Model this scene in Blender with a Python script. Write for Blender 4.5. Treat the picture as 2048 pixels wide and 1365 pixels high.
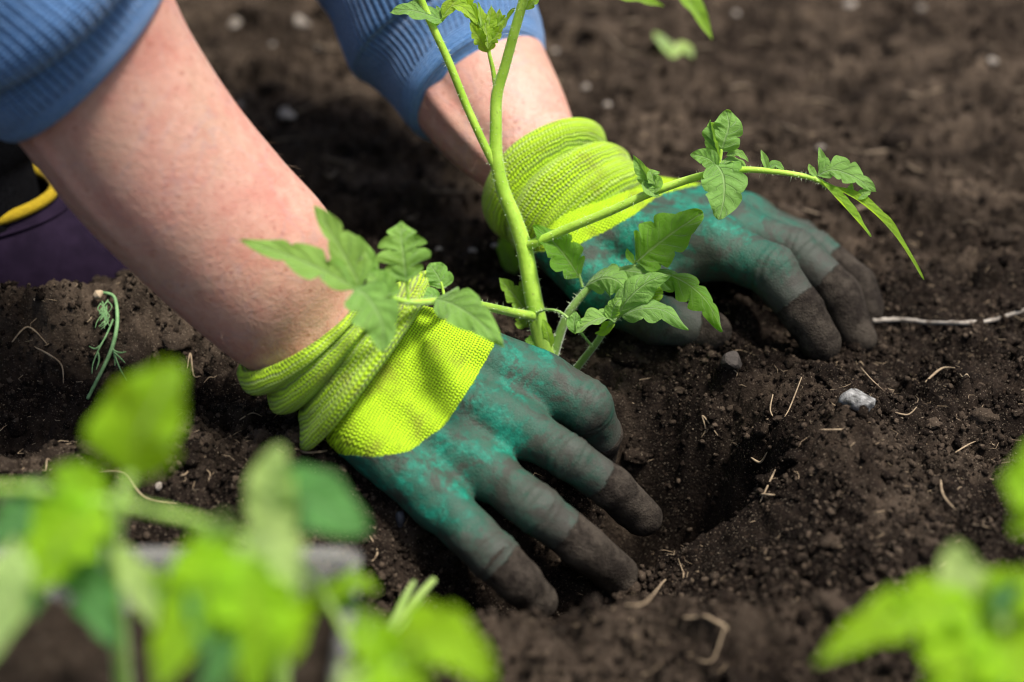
import bpy, math, random
import numpy as np
from math import radians, sin, cos, pi
random.seed(7); RNG = np.random.default_rng(7)
for o in list(bpy.data.objects): bpy.data.objects.remove(o)
SC = bpy.context.scene
COL = SC.collection

# ------------------------------------------------------------------ camera
# lengths below are in centimetres; meshes are written in metres
PITCH, DIST, LENS = 32.0, 97.0, 70.0
FW = np.array([0, cos(radians(PITCH)), -sin(radians(PITCH))])
UP = np.array([0, sin(radians(PITCH)), cos(radians(PITCH))])
RT = np.array([1.0, 0, 0])
CAM = -FW * DIST
KPX = 2048 * LENS / 36.0
cd = bpy.data.cameras.new('camera'); cam = bpy.data.objects.new('camera', cd); COL.objects.link(cam)
cam.location = CAM * .01; cam.rotation_euler = (radians(90 - PITCH), 0, 0)
cd.lens = LENS; cd.sensor_width = 36; cd.clip_start = .01; cd.clip_end = 2000
cd.dof.use_dof = True; cd.dof.focus_distance = .905; cd.dof.aperture_fstop = 3.7
SC.camera = cam
# ------------------------------------------------------------------ sky, sun, exposure
SUN_EL, SUN_AZ = 70.0, 104.0           # azimuth clockwise from +y
w = bpy.data.worlds.new('World'); SC.world = w; w.use_nodes = True
wn = w.node_tree; bg = wn.nodes['Background']; sky = wn.nodes.new('ShaderNodeTexSky')
sky.sky_type = 'NISHITA'; sky.sun_disc = False; sky.sun_elevation = radians(SUN_EL); sky.sun_rotation = radians(SUN_AZ)
sky.air_density = 1.0; sky.dust_density = 4.0; sky.ozone_density = 1.0
wn.links.new(sky.outputs[0], bg.inputs[0]); bg.inputs[1].default_value = .088
sl = bpy.data.lights.new('sun', 'SUN'); so = bpy.data.objects.new('sun', sl); COL.objects.link(so)
sl.energy = 3.4; sl.angle = radians(12); sl.color = (1.0, .965, .91)
so.rotation_euler = (radians(90 - SUN_EL), 0, radians(180 - SUN_AZ))
SC.view_settings.view_transform = 'Standard'; SC.view_settings.look = 'None'
SC.view_settings.exposure = 0.92; SC.view_settings.gamma = 1
SC.cycles.use_denoising = True; SC.cycles.denoising_prefilter = 'ACCURATE'; SC.cycles.max_bounces = 6; SC.cycles.sample_clamp_indirect = 4; SC.cycles.filter_width = 1.1

# ------------------------------------------------------------------ helpers
V = lambda *a: np.array(a, dtype=float)
def at(px, py, d):
    return CAM + FW * d + RT * ((px - 1024) * d / KPX) + UP * ((682.5 - py) * d / KPX)
def gnd(px, py, z=0.0):
    px = np.asarray(px, float); py = np.asarray(py, float)
    r = FW[None] + RT[None] * ((px.ravel() - 1024) / KPX)[:, None] + UP[None] * ((682.5 - py.ravel()) / KPX)[:, None]
    t = (z - CAM[2]) / r[:, 2]
    return CAM[None] + r * t[:, None]
def unit(v): return v / (np.linalg.norm(v) + 1e-9)
def crom(P, n):
    P = np.asarray(P, float); k = len(P)
    t = np.linspace(0, k - 1, n); i = np.minimum(t.astype(int), k - 2); f = (t - i)[:, None]
    g = lambda j: P[np.clip(j, 0, k - 1)]
    p0, p1, p2, p3 = g(i - 1), g(i), g(i + 1), g(i + 2)
    return .5 * (2 * p1 + (p2 - p0) * f + (2 * p0 - 5 * p1 + 4 * p2 - p3) * f ** 2 + (3 * p1 - p0 - 3 * p2 + p3) * f ** 3)

def hash2(ix, iy, s):
    h = (ix.astype(np.int64) * 374761393 + iy.astype(np.int64) * 668265263 + s * 974711) & 0x7fffffff
    h = ((h ^ (h >> 13)) * 1274126177) & 0x7fffffff
    return ((h ^ (h >> 16)) & 0xffff) / 65535.0
def vnoise(x, y, s=0):
    ix, iy = np.floor(x), np.floor(y); fx, fy = x - ix, y - iy
    fx = fx * fx * fx * (fx * (fx * 6 - 15) + 10); fy = fy * fy * fy * (fy * (fy * 6 - 15) + 10)
    a, b = hash2(ix, iy, s), hash2(ix + 1, iy, s); c, d = hash2(ix, iy + 1, s), hash2(ix + 1, iy + 1, s)
    return (a + (b - a) * fx) * (1 - fy) + (c + (d - c) * fx) * fy
def worley(x, y, s=0):
    ix, iy = np.floor(x), np.floor(y); best = np.full(x.shape, 9.0); hv = np.zeros(x.shape)
    for dx in (-1, 0, 1):
        for dy in (-1, 0, 1):
            cx, cy = ix + dx, iy + dy
            d = (cx + hash2(cx, cy, s) - x) ** 2 + (cy + hash2(cx, cy, s + 17) - y) ** 2
            m = d < best; best = np.where(m, d, best); hv = np.where(m, hash2(cx, cy, s + 31), hv)
    return best, hv
def hash3(ix, iy, iz, s):
    h = (ix.astype(np.int64) * 374761393 + iy.astype(np.int64) * 668265263 + iz.astype(np.int64) * 2147483647 + s * 974711) & 0x7fffffff
    h = ((h ^ (h >> 13)) * 1274126177) & 0x7fffffff
    return ((h ^ (h >> 16)) & 0xffff) / 65535.0
def vnoise3(p, s=0):
    i = np.floor(p); f = p - i; f = f * f * (3 - 2 * f); r = 0
    for a in (0, 1):
        for b in (0, 1):
            for c in (0, 1):
                wgt = (f[:, 0] if a else 1 - f[:, 0]) * (f[:, 1] if b else 1 - f[:, 1]) * (f[:, 2] if c else 1 - f[:, 2])
                r = r + wgt * hash3(i[:, 0] + a, i[:, 1] + b, i[:, 2] + c, s)
    return r

def mesh_obj(name, v, f, mat, parent=None, smooth=True, attrs=None, uv=None):
    """v in cm (n,3); f: list of tuples or int array (m,k)"""
    me = bpy.data.meshes.new(name); v = np.asarray(v, np.float32) * .01
    if isinstance(f, np.ndarray):
        m, k = f.shape
        me.vertices.add(len(v)); me.vertices.foreach_set('co', v.ravel())
        me.loops.add(m * k); me.loops.foreach_set('vertex_index', f.astype(np.int32).ravel())
        me.polygons.add(m); me.polygons.foreach_set('loop_start', np.arange(0, m * k, k, dtype=np.int32))
        me.update(calc_edges=True)
    else:
        me.from_pydata(v.tolist(), [], f)
    me.polygons.foreach_set('use_smooth', np.full(len(me.polygons), smooth))
    for an, av in (attrs or {}).items():
        a = me.attributes.new(an, 'FLOAT', 'POINT'); a.data.foreach_set('value', np.asarray(av, np.float32))
    if uv is not None:
        L = np.zeros(len(me.loops), np.int32); me.loops.foreach_get('vertex_index', L)
        me.uv_layers.new(name='UVMap').data.foreach_set('uv', np.asarray(uv, np.float32)[L].ravel())
    me.materials.append(mat); me.validate(); me.update()
    o = bpy.data.objects.new(name, me); COL.objects.link(o)
    if parent is not None: o.parent = parent; o.matrix_parent_inverse = parent.matrix_world.inverted()
    return o
def tag(o, label=None, cat=None, group=None, kind=None):
    if label: o['label'] = label
    if cat: o['category'] = cat
    if group: o['group'] = group
    if kind: o['kind'] = kind
    return o
def thing(name, loc, label, cat, group=None):
    o = bpy.data.objects.new(name, None); COL.objects.link(o); o.empty_display_size = .02
    o.location = np.asarray(loc) * .01; bpy.context.view_layer.update()
    return tag(o, label, cat, group)
def grid_faces(n, m, wrap=False):
    i, j = np.meshgrid(np.arange(n - 1), np.arange(m if wrap else m - 1), indexing='ij'); j2 = (j + 1) % m
    return np.stack([i * m + j, i * m + j2, (i + 1) * m + j2, (i + 1) * m + j], -1).reshape(-1, 4)
def tube(P, R, seg=10, n=None, smoothpath=True, wob=0, cap=True):
    n = n or max(6, 4 * len(P))
    Q = crom(P, n) if smoothpath else np.asarray(P, float)
    n = len(Q); r = np.interp(np.linspace(0, 1, n), np.linspace(0, 1, len(R)), R)
    T = np.gradient(Q, axis=0); T /= np.linalg.norm(T, axis=1)[:, None] + 1e-9
    N = np.cross(T[0], V(.3, .2, 1)); N = unit(N); vs = []
    for k in range(n):
        N = unit(N - T[k] * np.dot(N, T[k])); B = np.cross(T[k], N)
        th = np.arange(seg) * 2 * pi / seg; rr = r[k] * (1 + wob * (RNG.random(seg) - .5))
        vs.append(Q[k] + (np.cos(th) * rr)[:, None] * N + (np.sin(th) * rr)[:, None] * B)
    v = np.concatenate(vs); f = [tuple(q) for q in grid_faces(n, seg, True).tolist()]
    if cap:
        v = np.vstack([v, Q[0] - T[0] * r[0] * .5, Q[-1] + T[-1] * r[-1] * .8]); a, b = len(v) - 2, len(v) - 1
        for j in range(seg):
            f.append((a, (j + 1) % seg, j)); f.append((b, (n - 1) * seg + j, (n - 1) * seg + (j + 1) % seg))
    return v, f
class MB:
    def __init__(s): s.v = []; s.f = []; s.n = 0
    def add(s, vf):
        v, f = vf; s.v.append(np.asarray(v)); s.f += [tuple(i + s.n for i in q) for q in (f.tolist() if isinstance(f, np.ndarray) else f)]; s.n += len(v)
    def build(s, name, mat, parent=None, smooth=True): return mesh_obj(name, np.concatenate(s.v), s.f, mat, parent, smooth)

# ---- signed distance solids, meshed with surface nets
def sd_cap(P, a, b, ra, rb):
    ba = b - a; h = np.clip(((P - a) @ ba) / (ba @ ba + 1e-9), 0, 1)
    return np.linalg.norm(P - a - h[:, None] * ba, axis=1) - (ra + (rb - ra) * h), h
def smin(a, b, k):
    h = np.clip(.5 + .5 * (b - a) / k, 0, 1); return b + (a - b) * h - k * h * (1 - h)
def surface_nets(fn, lo, hi, vx):
    n = np.ceil((hi - lo) / vx).astype(int) + 1
    ax = [lo[i] + np.arange(n[i]) * vx for i in range(3)]
    D = np.empty(n, np.float32)
    for i in range(n[0]):
        Y, Z = np.meshgrid(ax[1], ax[2], indexing='ij')
        P = np.stack([np.full(Y.size, ax[0][i]), Y.ravel(), Z.ravel()], 1)
        D[i] = fn(P).reshape(n[1], n[2])
    S = D < 0; c = [slice(None, -1), slice(1, None)]
    cnt = sum(S[c[a], c[b], c[e]].astype(np.int8) for a in (0, 1) for b in (0, 1) for e in (0, 1))
    act = (cnt > 0) & (cnt < 8); idx = np.full(act.shape, -1, np.int64); cells = np.argwhere(act); idx[act] = np.arange(len(cells))
    acc = np.zeros((len(cells), 3)); num = np.zeros(len(cells)); ci, cj, ck = cells.T
    for a in (0, 1):
        for b in (0, 1):
            for axn in range(3):
                o0 = [a, b]; o0.insert(axn, 0); o1 = [a, b]; o1.insert(axn, 1)
                d0 = D[ci + o0[0], cj + o0[1], ck + o0[2]]; d1 = D[ci + o1[0], cj + o1[1], ck + o1[2]]
                m = (d0 < 0) != (d1 < 0); t = np.where(m, d0 / np.where(m, d0 - d1, 1), 0)
                p = np.stack([np.full(len(cells), float(q)) for q in o0], 1); p[:, axn] += t
                acc += p * m[:, None]; num += m
    v = lo + (cells + acc / num[:, None]) * vx
    F = []
    for axn in range(3):
        u, w_ = [q for q in range(3) if q != axn]
        sl0 = [slice(1, -1)] * 3; sl1 = [slice(1, -1)] * 3; sl0[axn] = slice(0, -1); sl1[axn] = slice(1, None)
        A = S[tuple(sl0)]; B = S[tuple(sl1)]; E = np.argwhere(A != B); off = np.ones(3, int); off[axn] = 0; flip = A[tuple(E.T)]
        E = E + off
        def cell(du, dw):
            q = E.copy(); q[:, u] -= du; q[:, w_] -= dw; return idx[q[:, 0], q[:, 1], q[:, 2]]
        q = np.stack([cell(1, 1), cell(0, 1), cell(0, 0), cell(1, 0)], 1)
        if axn == 1: flip = ~flip
        q[~flip] = q[~flip][:, ::-1]; F.append(q)
    F = np.concatenate(F); F = F[(F >= 0).all(1)]
    return v, F

# ------------------------------------------------------------------ materials
class NT:
    def __init__(s, name):
        s.m = bpy.data.materials.new(name); s.m.use_nodes = True; s.t = s.m.node_tree; s.t.nodes.clear()
        s.out = s.t.nodes.new('ShaderNodeOutputMaterial')
    def put(s, sock, v):
        if hasattr(v, 'is_output') or isinstance(v, bpy.types.NodeSocket): s.t.links.new(v, sock)
        elif v is not None:
            if isinstance(v, (tuple, list)) and len(v) == 3 and sock.type == 'RGBA': v = (*v, 1)
            sock.default_value = v
    def n(s, typ, ins=None, out=0, **props):
        nd = s.t.nodes.new('ShaderNode' + typ)
        for k, v in props.items(): setattr(nd, k, v)
        for k, v in (ins or {}).items(): s.put(nd.inputs[k], v)
        return nd.outputs[out] if out is not None else nd
    def math(s, op, a, b=None, c=None, clamp=False): return s.n('Math', {i: x for i, x in enumerate((a, b, c)) if x is not None}, operation=op, use_clamp=clamp)
    def attr(s, name): return s.n('Attribute', attribute_name=name, out=2)
    def mix(s, f, a, b, mode='MIX'):
        nd = s.t.nodes.new('ShaderNodeMix'); nd.data_type = 'RGBA'; nd.blend_type = mode
        s.put(nd.inputs[0], f); s.put(nd.inputs[6], a); s.put(nd.inputs[7], b); return nd.outputs[2]
    def ramp(s, f, stops):
        nd = s.t.nodes.new('ShaderNodeValToRGB'); s.put(nd.inputs[0], f); e = nd.color_ramp.elements
        while len(e) < len(stops): e.new(.5)
        for el, (p, c) in zip(e, stops): el.position = p; el.color = (*c, 1) if isinstance(c, tuple) else (c, c, c, 1)
        return nd.outputs[0]
    def noise(s, scale, detail=4, rough=.55, vec=None, out=0, dist=0): return s.n('TexNoise', {'Scale': scale, 'Detail': detail, 'Roughness': rough, 'Distortion': dist, 'Vector': vec}, out=out)
    def objco(s): return s.n('TexCoord', out=3)
    def smooth(s, x, a, b):
        return s.n('MapRange', {0: x, 1: a, 2: b, 3: 0.0, 4: 1.0}, interpolation_type='SMOOTHSTEP')
    def bump(s, h, strength=.5, dist=.001, normal=None): return s.n('Bump', {'Height': h, 'Strength': strength, 'Distance': dist, 'Normal': normal})
    def bsdf(s, **k):
        nd = s.t.nodes.new('ShaderNodeBsdfPrincipled')
        for a, v in k.items(): s.put(nd.inputs[a.replace('_', ' ')], v)
        return nd
    def done(s, shader): s.t.links.new(shader.outputs[0] if hasattr(shader, 'outputs') else shader, s.out.inputs[0]); return s.m

def mat_soil(name, crumb=False):
    s = NT(name); co = s.objco()
    a = s.noise(38, 6, .6, co); b = s.noise(420, 4, .65, co); c = s.noise(11, 3, .5, co)
    col = s.ramp(a, [(.32, (.0042, .003, .0024)), (.5, (.0098, .007, .0054)), (.72, (.030, .0215, .016))])
    if not crumb: at_ = s.attr('dry')
    else: at_ = s.attr('shade')
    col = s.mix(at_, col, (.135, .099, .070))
    col = s.mix(s.math('MULTIPLY', s.smooth(b, .52, .75), .45), col, (.085, .058, .04))
    col = s.mix(s.math('MULTIPLY', s.smooth(s.noise(1300, 2, .5, co), .63, .72), .8), col, (.26, .21, .15))
    col = s.mix(s.math('MULTIPLY', s.smooth(c, .45, .7), .35), col, (.011, .007, .005))
    h = s.math('ADD', s.math('MULTIPLY', s.noise(700, 5, .7, co), 1.0), s.math('MULTIPLY', s.noise(260, 4, .6, co), 1.4))
    return s.done(s.bsdf(Base_Color=col, Roughness=.95, Specular_IOR_Level=.04, Normal=s.bump(h, 1.0, .0018)))
def knit(s, ku, ks, grey=None):
    """knitted yarn: height, darkness of the gaps"""
    a = s.math('MULTIPLY', ku, 2 * pi / .13); b = s.math('MULTIPLY', ks, 2 * pi / .17)
    row = s.math('COSINE', a); half = s.math('COSINE', s.math('MULTIPLY', a, .5)); st = s.math('COSINE', s.math('ADD', b, s.math('MULTIPLY', half, 1.2)))
    h = s.math('ADD', s.math('MULTIPLY', row, .55), s.math('MULTIPLY', st, .5))
    return h
def lime_col(s, ku, ks, co, cuffness):
    dn = s.math('MULTIPLY', s.math('SUBTRACT', s.noise(140, 3, .6, co), .5), .22); ku = s.math('ADD', ku, dn); ks = s.math('ADD', ks, s.math('MULTIPLY', dn, .7)); h = knit(s, ku, ks)
    col = s.mix(s.smooth(h, -.85, .35), (.10, .155, .008), (.43, .68, .012))
    dots = s.math('MULTIPLY', s.smooth(s.math('COSINE', s.math('MULTIPLY', ks, 2 * pi / .17)), .1, .8), s.smooth(s.math('COSINE', s.math('MULTIPLY', ku, 2 * pi / .30)), .2, .8))
    col = s.mix(s.math('MULTIPLY', s.math('MULTIPLY', dots, cuffness), .6), col, (.36, .38, .24))
    d = s.smooth(s.noise(55, 5, .65, co), .5, .72)
    col = s.mix(s.math('MULTIPLY', d, .55), col, (.16, .14, .02))
    return col, h
def mat_glove():
    s = NT('glove'); co = s.objco(); coat = s.attr('coat'); tip = s.attr('tip'); fin = s.attr('fin')
    ku, ks = s.attr('ku'), s.attr('ks')
    lime, kh = lime_col(s, ku, ks, co, 0.0)
    n1 = s.noise(75, 10, .76, co); n2 = s.noise(24, 4, .6, co); n3 = s.noise(330, 6, .75, co)
    cm = s.smooth(s.math('ADD', coat, s.math('MULTIPLY', s.math('SUBTRACT', n3, .5), .28)), -.03, .03)
    # grime: patches, then more of it along the fingers
    g = s.math('ADD', s.math('MULTIPLY', n1, .9), s.math('MULTIPLY', n2, .5))
    g = s.math('ADD', g, s.math('MULTIPLY', n3, .25))
    g = s.math('ADD', g, s.math('MULTIPLY', fin, .32))
    teal = s.mix(s.smooth(n3, .38, .6), (.002, .094, .060), (.010, .205, .132))
    mid = s.mix(s.smooth(n1, .35, .7), (.013, .054, .034), (.027, .088, .057))
    col = s.mix(s.smooth(g, .72, .88), teal, mid)
    col = s.mix(s.math('MULTIPLY', s.smooth(g, .87, 1.06), .8), col, (.044, .043, .034))
    n4 = s.noise(52, 10, .74, co, dist=.5)
    col = s.mix(s.math('MULTIPLY', s.smooth(n4, .49, .575), .74), col, (.034, .029, .022))
    dark = s.mix(s.smooth(n1, .38, .62), (.016, .0125, .010), (.054, .044, .034))
    tm = s.smooth(s.math('ADD', tip, s.math('ADD', s.math('MULTIPLY', s.math('SUBTRACT', n1, .5), .55), s.math('MULTIPLY', s.math('SUBTRACT', n3, .5), .25))), -.04, .06)
    col = s.mix(s.math('MULTIPLY', s.smooth(s.math('ADD', tip, s.math('MULTIPLY', n2, 2.0)), -.9, 1.4), .6), col, (.040, .037, .030))
    col = s.mix(tm, col, dark)
    col = s.mix(s.math('MULTIPLY', s.smooth(s.noise(900, 2, .5, co), .70, .76), .75), col, (.012, .008, .006))
    col = s.mix(cm, lime, col)
    rough = s.mix(cm, (.9, .9, .9), s.mix(tm, (.62, .62, .62), (.85, .85, .85)))
    fine = s.math('ADD', s.noise(1100, 3, .6, co), s.math('MULTIPLY', s.noise(160, 3, .5, co), 1.2))
    fine = s.math('ADD', fine, s.math('MULTIPLY', s.math('MULTIPLY', s.noise(420, 4, .6, co, dist=.8), s.smooth(coat, 2.6, .2)), 2.2)); fine = s.math('MULTIPLY', fine, s.math('ADD', .4, s.math('MULTIPLY', tm, 1.3)))
    hh = s.mix(cm, s.math('MULTIPLY', kh, .45), fine)
    return s.done(s.bsdf(Base_Color=col, Roughness=rough, Specular_IOR_Level=s.math('SUBTRACT', .26, s.math('MULTIPLY', tm, .2)), Normal=s.bump(hh, .75, .0011)))
def mat_cuff():
    s = NT('glove_cuff'); co = s.objco(); ku, ks = s.attr('ku'), s.attr('ks')
    lime, kh = lime_col(s, ku, ks, co, 1.0)
    return s.done(s.bsdf(Base_Color=lime, Roughness=.9, Specular_IOR_Level=.15, Sheen_Weight=.15, Normal=s.bump(s.math('MULTIPLY', kh, .5), .85, .0011)))
def mat_skin():
    s = NT('skin'); co = s.objco()
    a = s.noise(26, 4, .6, co); b = s.noise(150, 4, .6, co); c = s.noise(420, 2, .5, co)
    col = s.ramp(a, [(.32, (.43, .255, .182)), (.5, (.48, .26, .195)), (.68, (.46, .205, .155))])
    col = s.mix(s.math('MULTIPLY', s.smooth(b, .46, .70), .36), col, (.42, .15, .112))
    col = s.mix(s.math('MULTIPLY', s.smooth(b, .5, .3), .32), col, (.58, .35, .265))
    col = s.mix(s.math('MULTIPLY', s.smooth(c, .64, .72), .6), col, (.30, .10, .065))
    fr = s.n('TexVoronoi', {'Vector': co, 'Scale': 95.0}, out=0); col = s.mix(s.math('MULTIPLY', s.smooth(fr, .13, .05), .55), col, (.27, .10, .06))
    vz = s.noise(34, 2, .4, co, dist=1.2); col = s.mix(s.math('MULTIPLY', s.smooth(s.math('ABSOLUTE', s.math('SUBTRACT', vz, .5)), .022, .0), .22), col, (.30, .22, .24))
    vor = s.n('TexVoronoi', {'Vector': co, 'Scale': 900.0}, out=0)
    st = s.n('Mapping', {'Vector': co, 'Scale': (1.0, 1.0, 1.0)}); wr = s.noise(330, 3, .55, st)
    h = s.math('ADD', s.math('MULTIPLY', vor, .5), wr)
    return s.done(s.bsdf(Base_Color=col, Roughness=.5, Specular_IOR_Level=.42, Subsurface_Weight=.25, Subsurface_Radius=(.8, .3, .18), Subsurface_Scale=.006, Normal=s.bump(h, .45, .0009)))
def mat_sweater(name='blue_knit'):
    s = NT(name); co = s.objco(); ks, ku = s.attr('ks'), s.attr('ku')
    b = s.math('MULTIPLY', ks, 2 * pi / .36); hem = s.smooth(ku, 1.0, 1.08); rib = s.math('ADD', s.math('MULTIPLY', s.math('COSINE', b), hem), s.math('SUBTRACT', 1.0, hem))
    st = s.math('COSINE', s.math('ADD', s.math('MULTIPLY', ku, 2 * pi / .13), s.math('ABSOLUTE', s.math('MULTIPLY', s.math('SINE', s.math('MULTIPLY', b, 2)), 1.5))))
    n = s.noise(600, 3, .6, co); n2 = s.noise(30, 3, .5, co)
    col = s.mix(s.smooth(rib, -1.0, -.45), (.016, .045, .11), (.085, .205, .43))  # groove shade put into the colour so the ribs look deeper
    col = s.mix(s.math('MULTIPLY', s.smooth(n, .42, .62), .5), col, (.18, .32, .56))
    col = s.mix(s.math('MULTIPLY', s.smooth(st, .2, -.9), .35), col, (.02, .055, .13))
    col = s.mix(s.math('MULTIPLY', s.smooth(n2, .5, .7), .4), col, (.06, .15, .33))
    h = s.math('ADD', s.math('MULTIPLY', s.smooth(rib, -1.0, .1), 1.6), s.math('ADD', s.math('MULTIPLY', st, .5), s.math('MULTIPLY', n, 1.0)))
    return s.done(s.bsdf(Base_Color=col, Roughness=.95, Specular_IOR_Level=.1, Sheen_Weight=.25, Sheen_Roughness=.5, Normal=s.bump(h, .8, .0009)))
def mat_leaf(name, c1, c2, vein, trans, tw=.42, age=0):
    s = NT(name); co = s.objco(); uv = s.n('TexCoord', out=2)
    sep = s.n('SeparateXYZ', {0: uv}, out=None); u = s.math('ABSOLUTE', s.math('SUBTRACT', s.math('MULTIPLY', sep.outputs[0], 2), 1)); v = sep.outputs[1]
    rnd = s.n('ObjectInfo', out=5)
    ph = s.math('MULTIPLY', s.math('SUBTRACT', v, s.math('MULTIPLY', s.math('POWER', u, 1.2), .17)), 6.5)
    fr = s.math('ABSOLUTE', s.math('SUBTRACT', s.math('FRACT', ph), .5))       # .5 on the side vein
    side = s.math('MULTIPLY', s.smooth(fr, .44, .495), s.smooth(u, .98, .5))
    midr = s.smooth(u, .075, .02)
    vn = s.n('TexVoronoi', {'Vector': co, 'Scale': 330.0}, feature='DISTANCE_TO_EDGE', out=0)
    net = s.smooth(vn, .10, .0)
    vm = s.math('MAXIMUM', s.math('MAXIMUM', midr, s.math('MULTIPLY', side, .65)), s.math('MULTIPLY', net, .22))
    n = s.noise(120, 4, .6, co); n2 = s.noise(1300, 2, .5, co)
    col = s.mix(s.smooth(n, .3, .7), c1, c2)
    col = s.mix(s.math('MULTIPLY', rnd, .5), col, tuple(x * y for x, y in zip(c2, (1.3, 1.12, .9))))
    col = s.mix(s.math('MULTIPLY', vm, .75), col, vein)
    h = s.math('ADD', s.math('MULTIPLY', vm, -1.0), s.math('MULTIPLY', n2, .35))
    p = s.bsdf(Base_Color=col, Roughness=.68, Specular_IOR_Level=.25, Sheen_Weight=.35, Sheen_Roughness=.4, Normal=s.bump(h, .8, .0009))
    tcol = s.mix(s.math('MULTIPLY', vm, .5), trans, tuple(x * .6 for x in trans))
    tr = s.n('BsdfTranslucent', {'Color': tcol})
    return s.done(s.n('MixShader', {0: tw, 1: p.outputs[0], 2: tr}))
def mat_stem(name, c1, c2):
    s = NT(name); co = s.objco(); n = s.noise(60, 4, .6, co); n2 = s.noise(700, 3, .6, co)
    col = s.mix(s.smooth(n, .3, .7), c1, c2)
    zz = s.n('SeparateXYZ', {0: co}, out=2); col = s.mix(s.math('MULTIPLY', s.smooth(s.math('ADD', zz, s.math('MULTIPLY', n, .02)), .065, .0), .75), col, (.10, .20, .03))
    col = s.mix(s.math('MULTIPLY', s.smooth(s.noise(500, 2, .5, co), .66, .74), .4), col, (.10, .10, .03))
    return s.done(s.bsdf(Base_Color=col, Roughness=.5, Specular_IOR_Level=.35, Subsurface_Weight=.3, Subsurface_Radius=(.5, .8, .15), Subsurface_Scale=.002, Sheen_Weight=.5, Sheen_Roughness=.35, Normal=s.bump(n2, .3, .0006)))
def mat_plain(name, c1, c2, rough=.7, scale=200, bump=.4, dist=.0008, spec=.3, **k):
    s = NT(name); co = s.objco(); n = s.noise(scale, 5, .62, co); n2 = s.noise(scale * 5, 3, .6, co)
    return s.done(s.bsdf(Base_Color=s.mix(s.smooth(n, .3, .7), c1, c2), Roughness=rough, Specular_IOR_Level=spec, Normal=s.bump(s.math('ADD', n, s.math('MULTIPLY', n2, .5)), bump, dist), **k))
M_SOIL = mat_soil('soil'); M_CRUMB = mat_soil('soil_crumb', True)
M_GLOVE = mat_glove(); M_CUFF = mat_cuff(); M_SKIN = mat_skin(); M_KNIT = mat_sweater()
M_LEAF = mat_leaf('tomato_leaf', (.13, .265, .05), (.20, .385, .08), (.31, .47, .16), (.33, .60, .04), .42)
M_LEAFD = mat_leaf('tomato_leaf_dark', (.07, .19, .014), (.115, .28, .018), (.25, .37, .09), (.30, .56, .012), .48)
M_LEAFY = mat_leaf('tomato_leaf_young', (.15, .31, .02), (.24, .43, .03), (.28, .42, .10), (.40, .62, .02), .5)
M_TIPL = mat_leaf('tomato_leaf_tip', (.22, .38, .03), (.32, .50, .04), (.4, .55, .12), (.55, .78, .03), .5)
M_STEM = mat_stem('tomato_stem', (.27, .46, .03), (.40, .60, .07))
M_STEMD = mat_stem('tomato_petiole', (.17, .30, .06), (.25, .38, .10))
M_HAIR = mat_plain('plant_hair', (.5, .6, .35), (.6, .7, .45), .6)
M_AHAIR = mat_plain('arm_hair', (.20, .13, .08), (.28, .19, .12), .5)
M_ROOT = mat_plain('root', (.20, .14, .085), (.36, .27, .17), .85, 300)
M_ROOTW = mat_plain('root_pale', (.30, .22, .13), (.46, .36, .24), .8, 300)
M_TWIG = mat_plain('twig_bark', (.07, .052, .038), (.34, .30, .25), .85, 150, .6)
M_STONE = mat_plain('grey_stone', (.06, .057, .052), (.36, .352, .335), .85, 300, .9, .002)
M_PEB = mat_plain('pale_pebble', (.15, .125, .10), (.32, .28, .235), .8, 200, .7)
M_STRAW = mat_plain('straw', (.10, .072, .046), (.20, .15, .10), .85, 200, .5)
M_CHAR = mat_plain('slate_chip', (.03, .032, .038), (.09, .095, .11), .45, 250, .7)
M_DSTONE = mat_plain('soiled_stone', (.018, .014, .011), (.045, .036, .03), .8, 200, .8)
M_DILL = mat_plain('dill_green', (.10, .21, .075), (.19, .33, .14), .7, 300)
M_BOOT = mat_plain('boot_rubber', (.008, .0045, .0115), (.014, .008, .019), .85, 90, .3, .0008, .06)
M_TRIM = mat_plain('boot_trim', (.30, .20, .004), (.42, .29, .006), .8, 700, .9, .0012)
M_CLOTH = mat_plain('black_cloth', (.003, .003, .0035), (.006, .006, .007), .95, 400, spec=.02)
def mat_tub():
    s = NT('frosted_plastic'); co = s.objco(); n = s.noise(60, 4, .6, co)
    col = s.mix(s.math('MULTIPLY', s.smooth(n, .50, .62), .85), (.50, .49, .45), (.10, .07, .05))
    p = s.bsdf(Base_Color=col, Roughness=.35, Specular_IOR_Level=.5)
    m = s.n('MixShader', {0: .4, 1: p.outputs[0], 2: s.n('BsdfTranslucent', {'Color': (.8, .8, .76, 1)})})
    return s.done(s.n('MixShader', {0: .66, 1: m, 2: s.n('BsdfTransparent')}))
M_TUB = mat_tub()

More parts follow.
